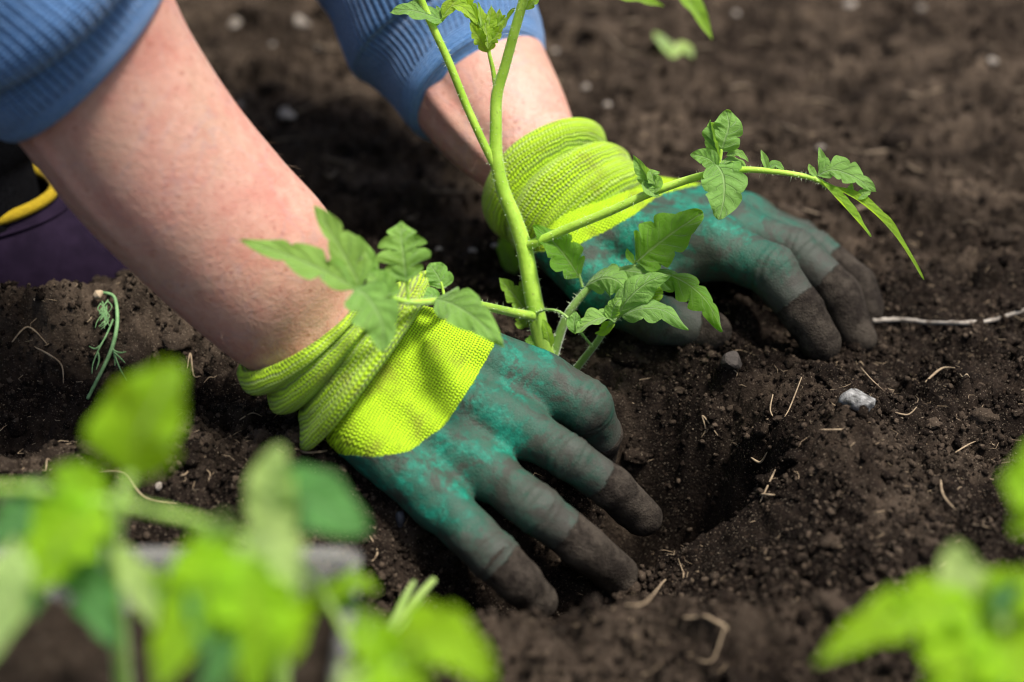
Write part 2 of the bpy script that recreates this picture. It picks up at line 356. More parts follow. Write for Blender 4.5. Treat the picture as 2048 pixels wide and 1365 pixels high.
# ------------------------------------------------------------------ ground
def gauss(x, y, cx, cy, sx, sy, rot=0):
    c, s_ = cos(radians(rot)), sin(radians(rot)); dx, dy = x - cx, y - cy
    a = (c * dx + s_ * dy) / sx; b = (-s_ * dx + c * dy) / sy
    return np.exp(-.5 * (a * a + b * b))
def sstep(x, a, b):
    t = np.clip((x - a) / (b - a), 0, 1); return t * t * (3 - 2 * t)
def H0(x, y):
    """large shapes of the bed"""
    z = 1.0 * (vnoise(x / 9 + 5, y / 7, 1) - .5) + .6 * (vnoise(x / 3.7, y / 3.1, 2) - .5)
    z = z + 3.6 * gauss(x, y, -25, -.6, 8, 2.3, 4)                   # clods before the boot
    z = z + 2.6 * gauss(x, y, -14.5, 1.4, 2.6, 1.6)
    # ridge under the cuff: a crest with a shaded gully behind it
    crest = -7.5 + .42 * (x + 14) * (x < -14) + 1.0 * (vnoise(x / 2.5, x * 0 + 3.3, 4) - .5)
    z = z + 1.7 * np.exp(-.5 * ((y - crest + 2.2) / 2.4) ** 2) * sstep(x, -4, -9)
    z = z - 2.0 * np.exp(-.5 * ((y - crest - 1.5) / 1.3) ** 2) * sstep(x, -9, -15)
    # the planting hole and the trough the fingers rake
    hd = np.sqrt(((x - 6.6) / 6.4) ** 2 + ((y + 8.8) / 5.2) ** 2) + .25 * (vnoise(x / 1.8, y / 1.8, 61) - .5)
    z = z - 8.8 * (1 - sstep(hd, .3, 1.0)) - 5.6 * gauss(x, y, 1.2, -16.2, 5.6, 2.7, 10)
    z = z + 2.2 * gauss(x, y, 14.4, -10, 2.3, 4.4) + 1.6 * gauss(x, y, 5, -23, 8, 1.6, 4)
    z = z + 1.2 * gauss(x, y, -9, -22.5, 3, 2.0)
    z = z + .5 * gauss(x, y, 8.5, -1.5, 4, 1.8) - 1.1 * gauss(x, y, 16, -.6, 3.2, 2.2)
    return z
def H(x, y):
    z = H0(x, y) - .8
    wx = x + .5 * (vnoise(x / .8, y / .8, 8) - .5); wy = y + .5 * (vnoise(x / .8, y / .8, 9) - .5)
    n = vnoise(x / 1.7, y / 1.7, 3)
    b0, h0 = worley(wx / 2.6 + .4 * n, wy / 2.3, 10); z = z + 1.35 * h0 ** 2 * np.sqrt(np.clip(1 - b0 * 1.7, 0, 1)) * (.4 + .6 * vnoise(x / 6, y / 6, 15)); z = z + .5 * np.abs(vnoise(x / 1.1, y / .9, 16) - .5)
    b1, h1 = worley(wx / 1.25, wy / 1.25, 11); b2, h2 = worley(wx / .52, wy / .52, 12)
    z = z + .72 * h1 * np.sqrt(np.clip(1 - b1 * 1.6, 0, 1)) * (.3 + n)
    z = z + .36 * h2 * np.sqrt(np.clip(1 - b2 * 1.5, 0, 1))
    z = z + .26 * (vnoise(x / .3, y / .3, 13) - .5) + .22 * (vnoise(x / .16, y / .16, 14) - .5)
    return z
def axis_pts(segs):
    out = []
    for a, b, st in segs: out.append(np.arange(a, b, st))
    return np.concatenate(out)
far = [60, 75, 95, 130, 190, 300, 500, 900, 1800, 4000, 9000, 20000]
gx = np.concatenate([-np.array(far[::-1]), axis_pts([(-50, -32, .45), (-32, 32, .125), (32, 50, .45)]), [50], far])
gy = np.concatenate([-np.array(far[::-1]), axis_pts([(-48, -30, .4), (-30, -6, .13), (-6, 14, .14), (14, 60, .24)]), [60.5, 64, 70, 80], np.array(far[3:])])
GX, GY = np.meshgrid(gx, gy, indexing='xy')
fade = np.clip(1 - (np.maximum(np.abs(GX) - 60, 0) + np.maximum(np.abs(GY) - 70, 0)) / 60, 0, 1)
GZ = H(GX, GY) * fade
dry = np.clip(.5 * sstep(vnoise(GX / 4.2, GY / 2.6, 21), .5, .8) * vnoise(GX / .5, GY / .5, 22) + .5 * sstep(GZ, .5, 2.6) * vnoise(GX / .8, GY / .8, 23), 0, .6) + (.55 * sstep(GY, 5, 20) * vnoise(GX / 1.3, GY / 1.3, 24) + .42 * sstep(GY, -18, -23) * vnoise(GX / 1.1, GY / 1.1, 25)) * (.4 + .9 * vnoise(GX / .3, GY / .3, 26))  # dry soil, plus warm lit patches and ridges put into the colour
F = grid_faces(len(gy), len(gx))
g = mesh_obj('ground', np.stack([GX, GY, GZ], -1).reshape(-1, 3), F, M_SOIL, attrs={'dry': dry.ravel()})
tag(g, 'dark crumbly garden soil with a dug planting hole', kind='structure')
def Hs(x, y): return float(H(np.array([x], float), np.array([y], float))[0])
def hit(px, py):
    r = FW + RT * ((px - 1024) / KPX) + UP * ((682.5 - py) / KPX); d = np.arange(50, 220, .2); P = CAM + r * d[:, None]
    k = int(np.argmax(P[:, 2] < H(P[:, 0], P[:, 1]))); return P[k], d[k]
def on_ground(px, py, lift=0.0):
    p, _ = hit(px, py); return V(p[0], p[1], Hs(p[0], p[1]) + lift)

# crumbs of soil, uncountable
def ico():
    t = (1 + 5 ** .5) / 2
    v = np.array([(-1, t, 0), (1, t, 0), (-1, -t, 0), (1, -t, 0), (0, -1, t), (0, 1, t), (0, -1, -t), (0, 1, -t), (t, 0, -1), (t, 0, 1), (-t, 0, -1), (-t, 0, 1)]) / (1 + t * t) ** .5
    f = np.array([(0, 11, 5), (0, 5, 1), (0, 1, 7), (0, 7, 10), (0, 10, 11), (1, 5, 9), (5, 11, 4), (11, 10, 2), (10, 7, 6), (7, 1, 8), (3, 9, 4), (3, 4, 2), (3, 2, 6), (3, 6, 8), (3, 8, 9), (4, 9, 5), (2, 4, 11), (6, 2, 10), (8, 6, 7), (9, 8, 1)])
    return v, f
def subdiv(v, f):
    v = list(map(tuple, v)); cache = {}
    def mid(a, b):
        k = (min(a, b), max(a, b))
        if k not in cache: m = unit((np.array(v[a]) + np.array(v[b])) / 2); cache[k] = len(v); v.append(tuple(m))
        return cache[k]
    nf = []
    for a, b, c in f: x, y, z = mid(a, b), mid(b, c), mid(c, a); nf += [(a, x, z), (b, y, x), (c, z, y), (x, y, z)]
    return np.array(v), np.array(nf)
def crumbs(P, r, base, shade, name):
    bv, bf = base; n, k = len(P), len(bv)
    q = RNG.normal(size=(n, 4)); q /= np.linalg.norm(q, axis=1)[:, None]; a, b, c, d = q.T
    R = np.stack([np.stack([1 - 2 * (c * c + d * d), 2 * (b * c - a * d), 2 * (b * d + a * c)], -1), np.stack([2 * (b * c + a * d), 1 - 2 * (b * b + d * d), 2 * (c * d - a * b)], -1), np.stack([2 * (b * d - a * c), 2 * (c * d + a * b), 1 - 2 * (b * b + c * c)], -1)], -2)
    lv = bv[None] * (1 + .8 * (RNG.random((n, k, 1)) - .5)) * (.7 + .6 * RNG.random((n, 1, 3))) * r[:, None, None]
    v = np.einsum('nij,nkj->nki', R, lv) + P[:, None]
    f = (bf[None] + (np.arange(n) * k)[:, None, None]).reshape(-1, 3)
    o = mesh_obj(name, v.reshape(-1, 3), f, M_CRUMB, smooth=True, attrs={'shade': np.repeat(shade, k)})
    return o
def scatter(n, rlo, rhi, pw, near=True):
    px = RNG.uniform(-350, 2400, n); py = RNG.uniform(-120, 1560, n); p = gnd(px, py)
    x = p[:, 0] + RNG.normal(0, .4, n); y = p[:, 1] + RNG.normal(0, .4, n)
    keep = vnoise(x / 2.2, y / 2.0, 41) + .35 * RNG.random(n) > .42; x, y = x[keep], y[keep]; n = len(x)
    r = rlo + (rhi - rlo) * RNG.random(n) ** pw
    z = H(x, y) + r * RNG.uniform(.05, .6, n)
    sh = np.clip(RNG.random(n) ** 2.6 * .75, 0, .7)
    return np.stack([x, y, z], 1), r, sh
ICO = ico(); ICO2 = subdiv(*ICO)
P_, r_, s_ = scatter(78000, .035, .17, 2.6)
for tp in ((1284, 1034, 88.6), (1236, 1150, 86.8), (1076, 1203, 84.8), (1642, 684, 95.9), (1716, 676, 97.6), (1736, 618, 99.8), (1420, 662, 95.6), (1190, 925, 92)):   # soil pushed up round the fingertips
    c_ = at(*tp); n_ = 170; a_ = RNG.random(n_) * 6.28; q_ = RNG.normal(1.15, .4, n_); x_ = c_[0] + np.cos(a_) * q_; y_ = c_[1] + np.sin(a_) * q_; rr_ = RNG.uniform(.05, .26, n_) * RNG.uniform(.5, 1, n_)
    P_ = np.vstack([P_, np.stack([x_, y_, H(x_, y_) + rr_ * .6], 1)]); r_ = np.concatenate([r_, rr_]); s_ = np.concatenate([s_, RNG.random(n_) ** 4 * .5])
o = crumbs(P_, r_, ICO, s_, 'soil_crumbs'); tag(o, 'fine loose crumbs of dark soil lying all over the bed', 'soil', kind='stuff')
P_, r_, s_ = scatter(1500, .12, .32, 3.5); o = crumbs(P_, r_, ICO2, s_ * .6, 'soil_clods'); tag(o, 'small rounded clods of dark soil lying on the bed', 'soil', kind='stuff')

def rough_clods(n):
    b = subdiv(*ICO2); P, r, sh = scatter(n, .22, .75, 2.6); vs = []; fs = []; shv = []
    for k in range(len(P)):
        v = b[0] * (1 + .9 * (vnoise3(b[0] * 1.5 + k * 7.3, 3) - .5) + .5 * (vnoise3(b[0] * 3.6 + k * 3.1, 4) - .5) + .25 * (vnoise3(b[0] * 8 + k, 5) - .5))[:, None]
        a = RNG.random() * 6.28; v = v * V(1.15, .85, .62); v = np.stack([v[:, 0] * cos(a) - v[:, 1] * sin(a), v[:, 0] * sin(a) + v[:, 1] * cos(a), v[:, 2]], 1) * r[k] + P[k] - V(0, 0, r[k] * .25)
        fs.append(b[1] + len(vs) * len(b[0])); vs.append(v); shv.append(np.full(len(v), sh[k] * .7))
    o = mesh_obj('rough_clods', np.concatenate(vs), np.concatenate(fs), M_CRUMB, attrs={'shade': np.concatenate(shv)}); tag(o, 'uneven broken lumps of soil strewn over the bed', 'soil', kind='stuff')
rough_clods(1000)
def fibres(n):
    vs = []; fs = []
    px = RNG.uniform(-200, 2250, n); py = RNG.uniform(-60, 1480, n); p = gnd(px, py); zz = H(p[:, 0], p[:, 1])
    for k in range(n):
        b = V(p[k, 0], p[k, 1], zz[k] + .06); a = RNG.random() * 6.28; d = V(cos(a), sin(a), RNG.normal() * .25); l = RNG.uniform(.12, .7) ; q = V(-d[1], d[0], 0) * RNG.normal() * .35; w_ = V(0, 0, 1) * RNG.uniform(.008, .022)
        m_ = b + d * l * .5 + q * l; e = b + d * l; i = len(vs); t_ = V(-d[1], d[0], 0) * w_[2]
        vs += [b - t_, b + t_, b + w_ * 1.6, m_ - t_, m_ + t_, m_ + w_ * 1.6, e]; fs += [(i, i + 3, i + 5, i + 2), (i + 1, i + 2, i + 5, i + 4), (i, i + 1, i + 4, i + 3), (i + 3, i + 6, i + 5), (i + 4, i + 5, i + 6)]
    o = mesh_obj('soil_fibres', np.array(vs), fs, M_ROOT, smooth=False); tag(o, 'countless tiny root fibres mixed into the top of the soil', 'fibres', kind='stuff')
fibres(2600)
# ------------------------------------------------------------------ the person
def loft(rings, n, seg, disp=None, close0=False, close1=False):
    """rings: (A, B, ratio, tilt deg) -> lofted ellipses; theta 0 at A, 90 towards the camera, 180 at B"""
    A = crom([r[0] for r in rings], n); B = crom([r[1] for r in rings], n)
    ra = crom([[r[2], r[3]] for r in rings], n); C = (A + B) / 2; T = np.gradient(C, axis=0); vs = []; ku = []; ks = []; L = 0
    th = np.linspace(0, 2 * pi, seg, endpoint=False) - pi / 2          # seam on the far side
    Tg = C[-1] - C[0]
    for k in range(n):
        mj = (A[k] - B[k]) / 2; R = np.linalg.norm(mj); t = unit(T[k] + .25 * unit(Tg)); t = unit(t - mj * (t @ mj) / R / R); mn = np.cross(mj / R, t)
        if mn @ FW > 0: mn = -mn
        tl = radians(ra[k, 1]); mn = (mn * cos(tl) + t * sin(tl)) * R * ra[k, 0]
        if k: L += np.linalg.norm((A[k] - A[k - 1]) + (B[k] - B[k - 1])) / 2
        p = C[k] + np.cos(th)[:, None] * mj + np.sin(th)[:, None] * mn
        if disp is not None:
            nrm = np.cos(th)[:, None] * mj / R + np.sin(th)[:, None] * unit(mn); p = p + nrm * disp(k / (n - 1), th, L, R)[:, None]
        vs.append(p); ku.append(np.full(seg, L)); ks.append(th * R * (1 + ra[k, 0]) / 2 if disp is None else th * np.linalg.norm((rings[len(rings) // 2][0] - rings[len(rings) // 2][1])) / 2 * .9)
    f = grid_faces(n, seg, True); return np.concatenate(vs), f, np.concatenate(ku), np.concatenate(ks)
person = thing('person', V(-42, 12, 0), 'person in blue ribbed sweater and lime and green gardening gloves bending over seedling', 'person')
# forearms (skin), running on to the shoulders inside the sweater
def ring(a, b, da, db, ratio=.8, tilt=0): return (at(*a, da), at(*b, db), ratio, tilt)
RF = [ring((800, 690), (640, 800), 88.5, 87, .7), ring((705, 585), (500, 742), 88, 86.6, .78), ring((662, 440), (398, 668), 86.5, 85.6, .82), ring((560, 318), (268, 552), 85, 84.2, .84), ring((470, 205), (150, 432), 83.6, 82.8, .84), ring((385, 70), (28, 275), 82, 81.2, .84), ring((320, -60), (-70, 160), 80.4, 79.8, .85), ring((210, -200), (-200, 60), 79, 78.5, .9)]
RB = [ring((1215, 360), (1060, 455), 99, 98.6, .72), ring((1155, 262), (985, 388), 100, 99.6, .75), ring((1124, 180), (900, 318), 101.4, 101, .78), ring((1085, 90), (825, 235), 103, 102.5, .8), ring((1035, -20), (735, 120), 104.8, 104, .82), ring((960, -180), (640, -20), 107, 106, .85)]
def dispF(t, th, L, R):
    # the tendon along the little-finger edge, soft muscle swell
    ang = (th + pi / 2) % (2 * pi) - pi / 2
    ten = .13 * np.exp(-.5 * ((ang - (2.62 - .1 * t)) / .07) ** 2) * np.exp(-.5 * ((t - .66) / .10) ** 2)
    gro = -.05 * np.exp(-.5 * ((ang - (2.42 - .1 * t)) / .10) ** 2) * np.exp(-.5 * ((t - .66) / .12) ** 2)
    return ten + gro + .05 * np.sin(ang * 3 + t * 5)
def dispB(t, th, L, R):
    ang = (th + pi / 2) % (2 * pi) - pi / 2
    ten = .17 * np.exp(-.5 * ((ang - 2.35) / .09) ** 2) * np.exp(-.5 * ((t - .45) / .2) ** 2) - .15 * np.exp(-.5 * ((ang - 2.1) / .10) ** 2) * np.exp(-.5 * ((t - .45) / .22) ** 2)
    crease = -.07 * np.exp(-.5 * ((t - .245 - .02 * np.sin(ang * 2)) / .008) ** 2) * (ang < 1.6)
    return ten + crease + .04 * np.sin(ang * 3 + 1 + t * 4)
bm = MB()
v, f, _, _ = loft(RF, 150, 120, dispF); bm.add((v, f)); vF = v; eF = v[-120:].mean(0)
v, f, _, _ = loft(RB, 130, 96, dispB); bm.add((v, f)); vB = v; eB = v[-96:].mean(0)
shR, shL = V(-45, -9, 39), V(-27, 26, 40); chest, hip = V(-42, 10, 34), V(-66, 16, 18)
bm.add(tube([eF, (eF + shR) / 2 + V(-2, 0, -1), shR, chest], [3.8, 3.2, 4, 5], 16, 24)); bm.add(tube([eB, (eB + shL) / 2 + V(0, 1, 1), shL, chest], [3.4, 3.0, 4, 5], 16, 24))
body = bm.build('body', M_SKIN, person); body['label'] = 'bare forearms with pale pinkish skin'
def arm_hair(parts):
    vs = []; fs = []
    for v, seg, n, k0, k1, sgn in parts:
        g = v.reshape(n, seg, 3); c = g.mean(1)
        for _ in range(420):
            k = random.randint(int(k0 * n), int(k1 * n)); j = random.randrange(seg); b = g[k, j]; nr = unit(b - c[k]); ax = unit(c[max(k - 4, 0)] - c[min(k + 4, n - 1)])
            d = unit(nr * .55 + ax * random.uniform(.3, 1.2) + RNG.normal(size=3) * .35); ln = random.uniform(.3, .8); m_ = b + d * ln * .5; e = m_ + unit(d + ax * .5 - nr * .3) * ln * .5; sd_ = unit(np.cross(d, RNG.normal(size=3))) * .004
            i = len(vs); vs += [b - sd_, b + sd_, m_ + sd_ * .7, m_ - sd_ * .7, e]; fs += [(i, i + 1, i + 2, i + 3), (i + 3, i + 2, i + 4)]
    o = mesh_obj('arm_hair', np.array(vs), fs, M_AHAIR, person, smooth=False); o['kind'] = 'stuff'
arm_hair([(vF, 120, 150, .16, .72, 1), (vB, 96, 130, .22, .62, 1)])
# sweater: torso and upper arms, then the ribbed sleeve ends
eF2 = eF + (shR - eF) * .5; eB2 = eB + (shL - eB) * .5
def sd_sw(P):
    d, _ = sd_cap(P, eF2, shR, 6.2, 7.0); d2, _ = sd_cap(P, eB2, shL, 5.6, 7.0); d = np.minimum(d, d2)
    for a, b, ra, rb in ((shR, shL, 7.5, 7.5), (chest, hip, 13, 15), (chest + V(0, -6, 0), hip + V(0, -7, 0), 9, 11), (chest + V(0, 7, 1), hip + V(0, 7, 0), 9, 11)):
        e, _ = sd_cap(P, a, b, ra, rb); d = smin(d, e, 4)
    return d
v, F = surface_nets(sd_sw, V(-90, -26, -2), V(10, 45, 60), .8)
v = v + .5 * (np.stack([vnoise3(v / 5, i) for i in range(3)], 1) - .5)
sweater = mesh_obj('sweater', v, F, M_KNIT, person, attrs={'ku': v[:, 0] + 200, 'ks': v[:, 1] + v[:, 2] * .3})
def disp_sleeve(t, th, L, R): return .30 * (vnoise3(np.stack([np.cos(th) * 2, np.sin(th) * 2, np.full(len(th), L / 1.5)], 1), 5) - .5) * min(1, L / 2) + .034 * np.clip(np.cos(th * 80) + .2, -.6, 1) * (L > 1.05)
def sleeve(rings, n, seg):
    v, f, ku, ks = loft(rings, n, seg, disp_sleeve)
    ks = np.tile((np.linspace(0, 2 * pi, seg, endpoint=False) - pi / 2) * 80 * .36 / (2 * pi), n)
    return mesh_obj('sleeve', v, f, M_KNIT, sweater, attrs={'ku': ku, 'ks': ks})
SF = [ring((308, -55), (62, 245), 82.0, 81.0, .84, -3), ring((320, -75), (34, 272), 81.9, 80.9, .9, -3), ring((330, -90), (8, 282), 81.6, 80.6, .93, -3), ring((324, -118), (-22, 262), 81.2, 80.2, .93, -3), ring((306, -150), (-62, 222), 80.6, 79.6, .92, -3), ring((290, -172), (-98, 182), 80.1, 79.2, .88, -3), ring((300, -188), (-120, 188), 79.7, 78.8, .97, -8), ring((302, -220), (-150, 170), 79.2, 78.4, 1.0, -6), ring((268, -245), (-190, 120), 78.6, 78, .98, -4), ring((225, -295), (-240, 80), 78, 77.6, .95, 0), ring((110, -380), (-330, -3), 77.5, 77, .95, 0), (eF2 + V(5.5, 0, 4.5), eF2 - V(5.5, 0, 4.5), .9, 0)]
sleeve(SF, 130, 640)
SB = [ring((1072, 110), (858, 232), 102.6, 102, .86, 24), ring((1083, 96), (834, 252), 102.8, 102.2, .92, 26), ring((1086, 78), (818, 250), 103, 102.4, .95, 26), ring((1078, 45), (790, 212), 103.5, 102.8, .95, 22), ring((1070, 10), (755, 178), 104, 103.3, .93, 18), ring((1062, -18), (722, 150), 104.4, 103.6, .88, 14), ring((1066, -30), (706, 140), 104.6, 103.8, 1.0, 10), ring((1062, -60), (680, 90), 105, 104.2, 1.05, 8), ring((1050, -110), (650, 20), 105.6, 104.8, 1.02, 5), ring((1020, -190), (600, -60), 106.6, 105.6, 1, 0), ring((960, -320), (520, -180), 108, 107, 1, 0), (eB2 + V(4, 3, 4), eB2 - V(4, 3, 4), .95, 0)]
sleeve(SB, 140, 640)

def glove(name, palm, fingers, palm_k, coat_fn, lo, hi, axis, side, label, cuff_rings, folds, vx=.1):
    """palm: capsules; fingers: chains of (point, radius) with the length along the chain where the dark tip begins"""
    def fields(P):
        p = None
        for a, b, ra, rb in palm:
            d, _ = sd_cap(P, a, b, ra, rb); p = d if p is None else smin(p, d, palm_k)
        fs = []
        for ch, _, _ in fingers:
            q = None
            for (a, ra), (b, rb) in zip(ch[:-1], ch[1:]):
                d, _ = sd_cap(P, a, b, ra, rb); q = d if q is None else smin(q, d, .22)
            fs.append(q)
        return p, fs
    def sd(P):
        p, fs = fields(P); r = None
        for q, (_, _, k) in zip(fs, fingers):
            t = smin(p, q, k); r = t if r is None else smin(r, t, .10)
        return r
    v, F = surface_nets(sd, lo, hi, vx)
    p, fs = fields(v); fs = np.stack(fs, 1); near = fs.argmin(1); tipa = np.full(len(v), -5.0); fin = np.zeros(len(v)); sj = np.full(len(v), 9.0)
    for i, (ch, sb, _) in enumerate(fingers):
        s0 = 0; best = np.full(len(v), 9.0); sv = np.zeros(len(v))
        for (a, ra), (b, rb) in zip(ch[:-1], ch[1:]):
            Ls = np.linalg.norm(b - a); d, h = sd_cap(v, a, b, ra, rb)
            ext = np.clip(((v - b) @ unit(b - a)), 0, 2) * (h >= 1)
            m = d < best; best = np.where(m, d, best); sv = np.where(m, s0 + h * Ls + ext, sv); s0 += Ls
        j1 = np.linalg.norm(ch[1][0] - ch[0][0])
        m = (near == i) & (fs[:, i] < .25); sj[m] = (sv - j1)[m]; tipa[m] = (sv - sb)[m]; fin[m] = np.clip(sv / s0, 0, 1.1)[m]
    # glove relief: soft creases and dents
    n1 = vnoise3(v / 1.1, 3) - .5; n2 = vnoise3(v / .42, 4) - .5
    me_n = np.zeros_like(v); q = v[F]; fn = np.cross(q[:, 2] - q[:, 0], q[:, 3] - q[:, 1])
    for k in range(4): np.add.at(me_n, F[:, k], fn)
    me_n /= np.linalg.norm(me_n, axis=1)[:, None] + 1e-9
    rel = v - CAM; dd = rel @ FW; px = 1024 + (rel @ RT) / dd * KPX; py = 682.5 - (rel @ UP) / dd * KPX
    coat = coat_fn(px, py) * 88 / KPX; ku0 = (v - palm[0][0]) @ axis; warp = vnoise3(v / 2.2, 7) * 2.2
    fold = .11 * np.sin(ku0 * 2.6 + ((v - palm[0][0]) @ side) * .9 + warp * 2.4) * sstep(coat, .2, -.6) * vnoise3(v / 1.6, 8)
    crease = .022 * (.3 + 1.4 * vnoise3(v / .7, 12)) * np.sin(sj * 2 * pi / .42 + n1 * 5) * np.exp(-.5 * (sj / .42) ** 2)
    v2 = v + me_n * (.12 * n1 + .05 * n2 + fold + crease)[:, None]
    rel = v - CAM; dd = rel @ FW; px = 1024 + (rel @ RT) / dd * KPX; py = 682.5 - (rel @ UP) / dd * KPX
    coat = coat_fn(px, py) * 88 / KPX
    ku = (v - palm[0][0]) @ axis; ks = (v - palm[0][0]) @ side + .9 * ((v - palm[0][0]) @ FW)
    o = mesh_obj(name, v2, F, M_GLOVE, person, attrs={'coat': coat, 'tip': tipa, 'fin': fin, 'ku': ku, 'ks': ks})
    o['label'] = label
    # crumbs stuck to the fingers
    cand = np.where((fin > .25) & (me_n @ FW < .2))[0]; wgt = fin[cand] ** 2.5; pick = RNG.choice(cand, 520, p=wgt / wgt.sum()); rr = RNG.uniform(.015, .055, 520) * RNG.uniform(.5, 1.2, 520)
    oc = crumbs(v2[pick] + me_n[pick] * (rr * .3)[:, None], rr, ICO, RNG.random(520) ** 3 * .4, 'soil_specks'); oc.parent = o; oc.matrix_parent_inverse = o.matrix_world.inverted() if False else person.matrix_world.inverted(); oc['kind'] = 'stuff'
    def dc(t, th, L, R):
        ang = (th + pi / 2) % (2 * pi) - pi / 2; q = t * (len(cuff_rings) - 1) + .35 * np.sin(ang * 1.0 + 1) * (0 if t < .15 else 1); z = 0
        for c_, w_, a_ in folds: z = z + a_ * np.exp(-.5 * ((q - c_) / w_) ** 2) * (.75 + .5 * (vnoise3(np.stack([np.cos(th) * 1.3, np.sin(th) * 1.3, np.full(len(th), c_)], 1), 6)))
        return z + .10 * (vnoise3(np.stack([np.cos(th) * 2.2, np.sin(th) * 2.2, np.full(len(th), L / .9)], 1), 9) - .5)
    v, f, ku, ks = loft(cuff_rings, 130, 200, dc)
    mesh_obj('cuff', v, f, M_CUFF, o, attrs={'ku': ku, 'ks': ks})
    return o
# right hand, raking the soil
palmR = [(at(800, 668, 89), at(1085, 768, 89), 1.58, 1.36), (at(780, 728, 88.1), at(1040, 857, 87.6), 1.6, 1.25), (at(750, 790, 87.3), at(968, 942, 86.6), 1.5, 1.2), (at(716, 856, 86.4), at(878, 1005, 85.6), 1.35, 1.15), (at(830, 690, 91), at(930, 705, 92.5), 1.4, 1.4)]
fingR = [([(at(878, 1005, 85.6), 1.12), (at(985, 1112, 84.2), 1.06), (at(1040, 1165, 84.2), .96), (at(1076, 1203, 84.8), .84)], 3.9, .55),
         ([(at(968, 942, 86.6), 1.1), (at(1075, 1020, 85.2), 1.06), (at(1165, 1092, 85.6), .98), (at(1236, 1150, 86.8), .92)], 4.6, .55),
         ([(at(1040, 857, 87.6), 1.12), (at(1135, 912, 86.6), 1.0), (at(1222, 976, 87.2), .96), (at(1284, 1034, 88.6), .90)], 4.35, .55),
         ([(at(1085, 768, 89), 1.28), (at(1168, 812, 88.6), 1.22), (at(1196, 868, 90.3), 1.08), (at(1190, 925, 92), .95)], 4.3, .6),
         ([(at(930, 705, 92.5), 1.35), (at(1040, 790, 95), 1.15), (at(1100, 860, 96.2), .95)], 5, .6)]
def coatR(px, py):
    u = (px - 590) * .832 + (py - 665) * .555; vv = -(px - 590) * .555 + (py - 665) * .832
    ub = np.interp(vv, [-260, -208, -120, -8, 71, 120, 150, 170, 200], [335, 345, 352, 352, 322, 270, 215, 160, 110]); return u - ub
axR = unit(at(985, 905, 87.2) - at(590, 665, 87.3)); sdR = unit(np.cross(axR, FW))
CR = [ring((708, 612), (512, 742), 88.2, 86.4, .74, 24), ring((704, 592), (488, 742), 88.2, 86.4, .82, 26), ring((708, 580), (483, 756), 88.2, 86.3, .86, 26), ring((726, 576), (500, 782), 88.3, 86.2, .84, 24), ring((742, 578), (526, 797), 88.4, 86.1, .79, 20), ring((750, 575), (545, 805), 88.5, 86.1, .82, 18), ring((766, 572), (562, 824), 88.6, 86.1, .80, 15), ring((778, 580), (590, 828), 88.6, 86.1, .72, 13), ring((790, 570), (600, 832), 88.6, 86.1, .73, 12), ring((812, 560), (606, 850), 88.7, 86.1, .71, 10), ring((840, 556), (608, 876), 88.8, 86.1, .70, 8), ring((852, 568), (622, 892), 88.8, 86.1, .68, 8), ring((850, 588), (636, 884), 88.8, 86.2, .55, 8), ring((836, 610), (640, 868), 88.8, 86.3, .40, 8)]
P_all = np.array([q for a, b, _, _ in palmR for q in (a, b)] + [p for ch, _, _ in fingR for p, _ in ch])
gR = glove('glove', palmR, fingR, .75, coatR, P_all.min(0) - 2.2, P_all.max(0) + 2.2, axR, sdR, 'glove raking the soil with spread fingers, back of the hand up', CR, [(3.9, .33, -.36), (2.6, .6, .12), (5.4, .5, .16), (7.1, .35, -.42), (8.2, .5, .05), (10.3, .75, .34)])
# left hand, arched on its fingertips behind the seedling
palmL = [(at(1165, 462, 98.2), at(1425, 490, 97), 1.7, 1.5), (at(1200, 420, 99.5), at(1462, 458, 99), 1.6, 1.4), (at(1235, 402, 101), at(1488, 440, 101), 1.5, 1.35), (at(1240, 398, 102.5), at(1490, 436, 103), 1.4, 1.25), (at(1130, 500, 97.5), at(1205, 590, 96.2), 1.45, 1.25), (at(1205, 590, 96.2), at(1400, 520, 97.2), .8, .9)]
fingL = [([(at(1425, 490, 97), 1.42), (at(1543, 541, 95.8), 1.22), (at(1604, 622, 95.6), 1.06), (at(1642, 684, 95.9), .98)], 5.0, .7),
         ([(at(1462, 458, 99), 1.3), (at(1590, 503, 98.2), 1.12), (at(1682, 592, 97.8), 1.02), (at(1716, 676, 97.6), .92)], 5.35, .6),
         ([(at(1488, 440, 101), 1.2), (at(1625, 500, 100.4), 1.02), (at(1715, 570, 100), .95), (at(1736, 618, 99.8), .86)], 4.7, .6),
         ([(at(1490, 436, 103), 1.1), (at(1600, 480, 103), .95), (at(1670, 540, 103), .85)], 3.8, .6),
         ([(at(1205, 590, 96.2), 1.25), (at(1315, 640, 95.4), 1.15), (at(1420, 662, 95.6), .98)], 4.9, .5)]
def coatL(px, py):
    xs = [1000, 1064, 1120, 1162, 1220, 1266, 1300, 1322, 1360, 1397, 1450]; ys = [520, 506, 500, 487, 458, 431, 405, 389, 378, 370, 360]
    return (py - np.interp(px, xs, ys)) * .9
axL = unit(at(1400, 480, 98) - at(1090, 340, 100.5)); sdL = unit(np.cross(axL, FW))
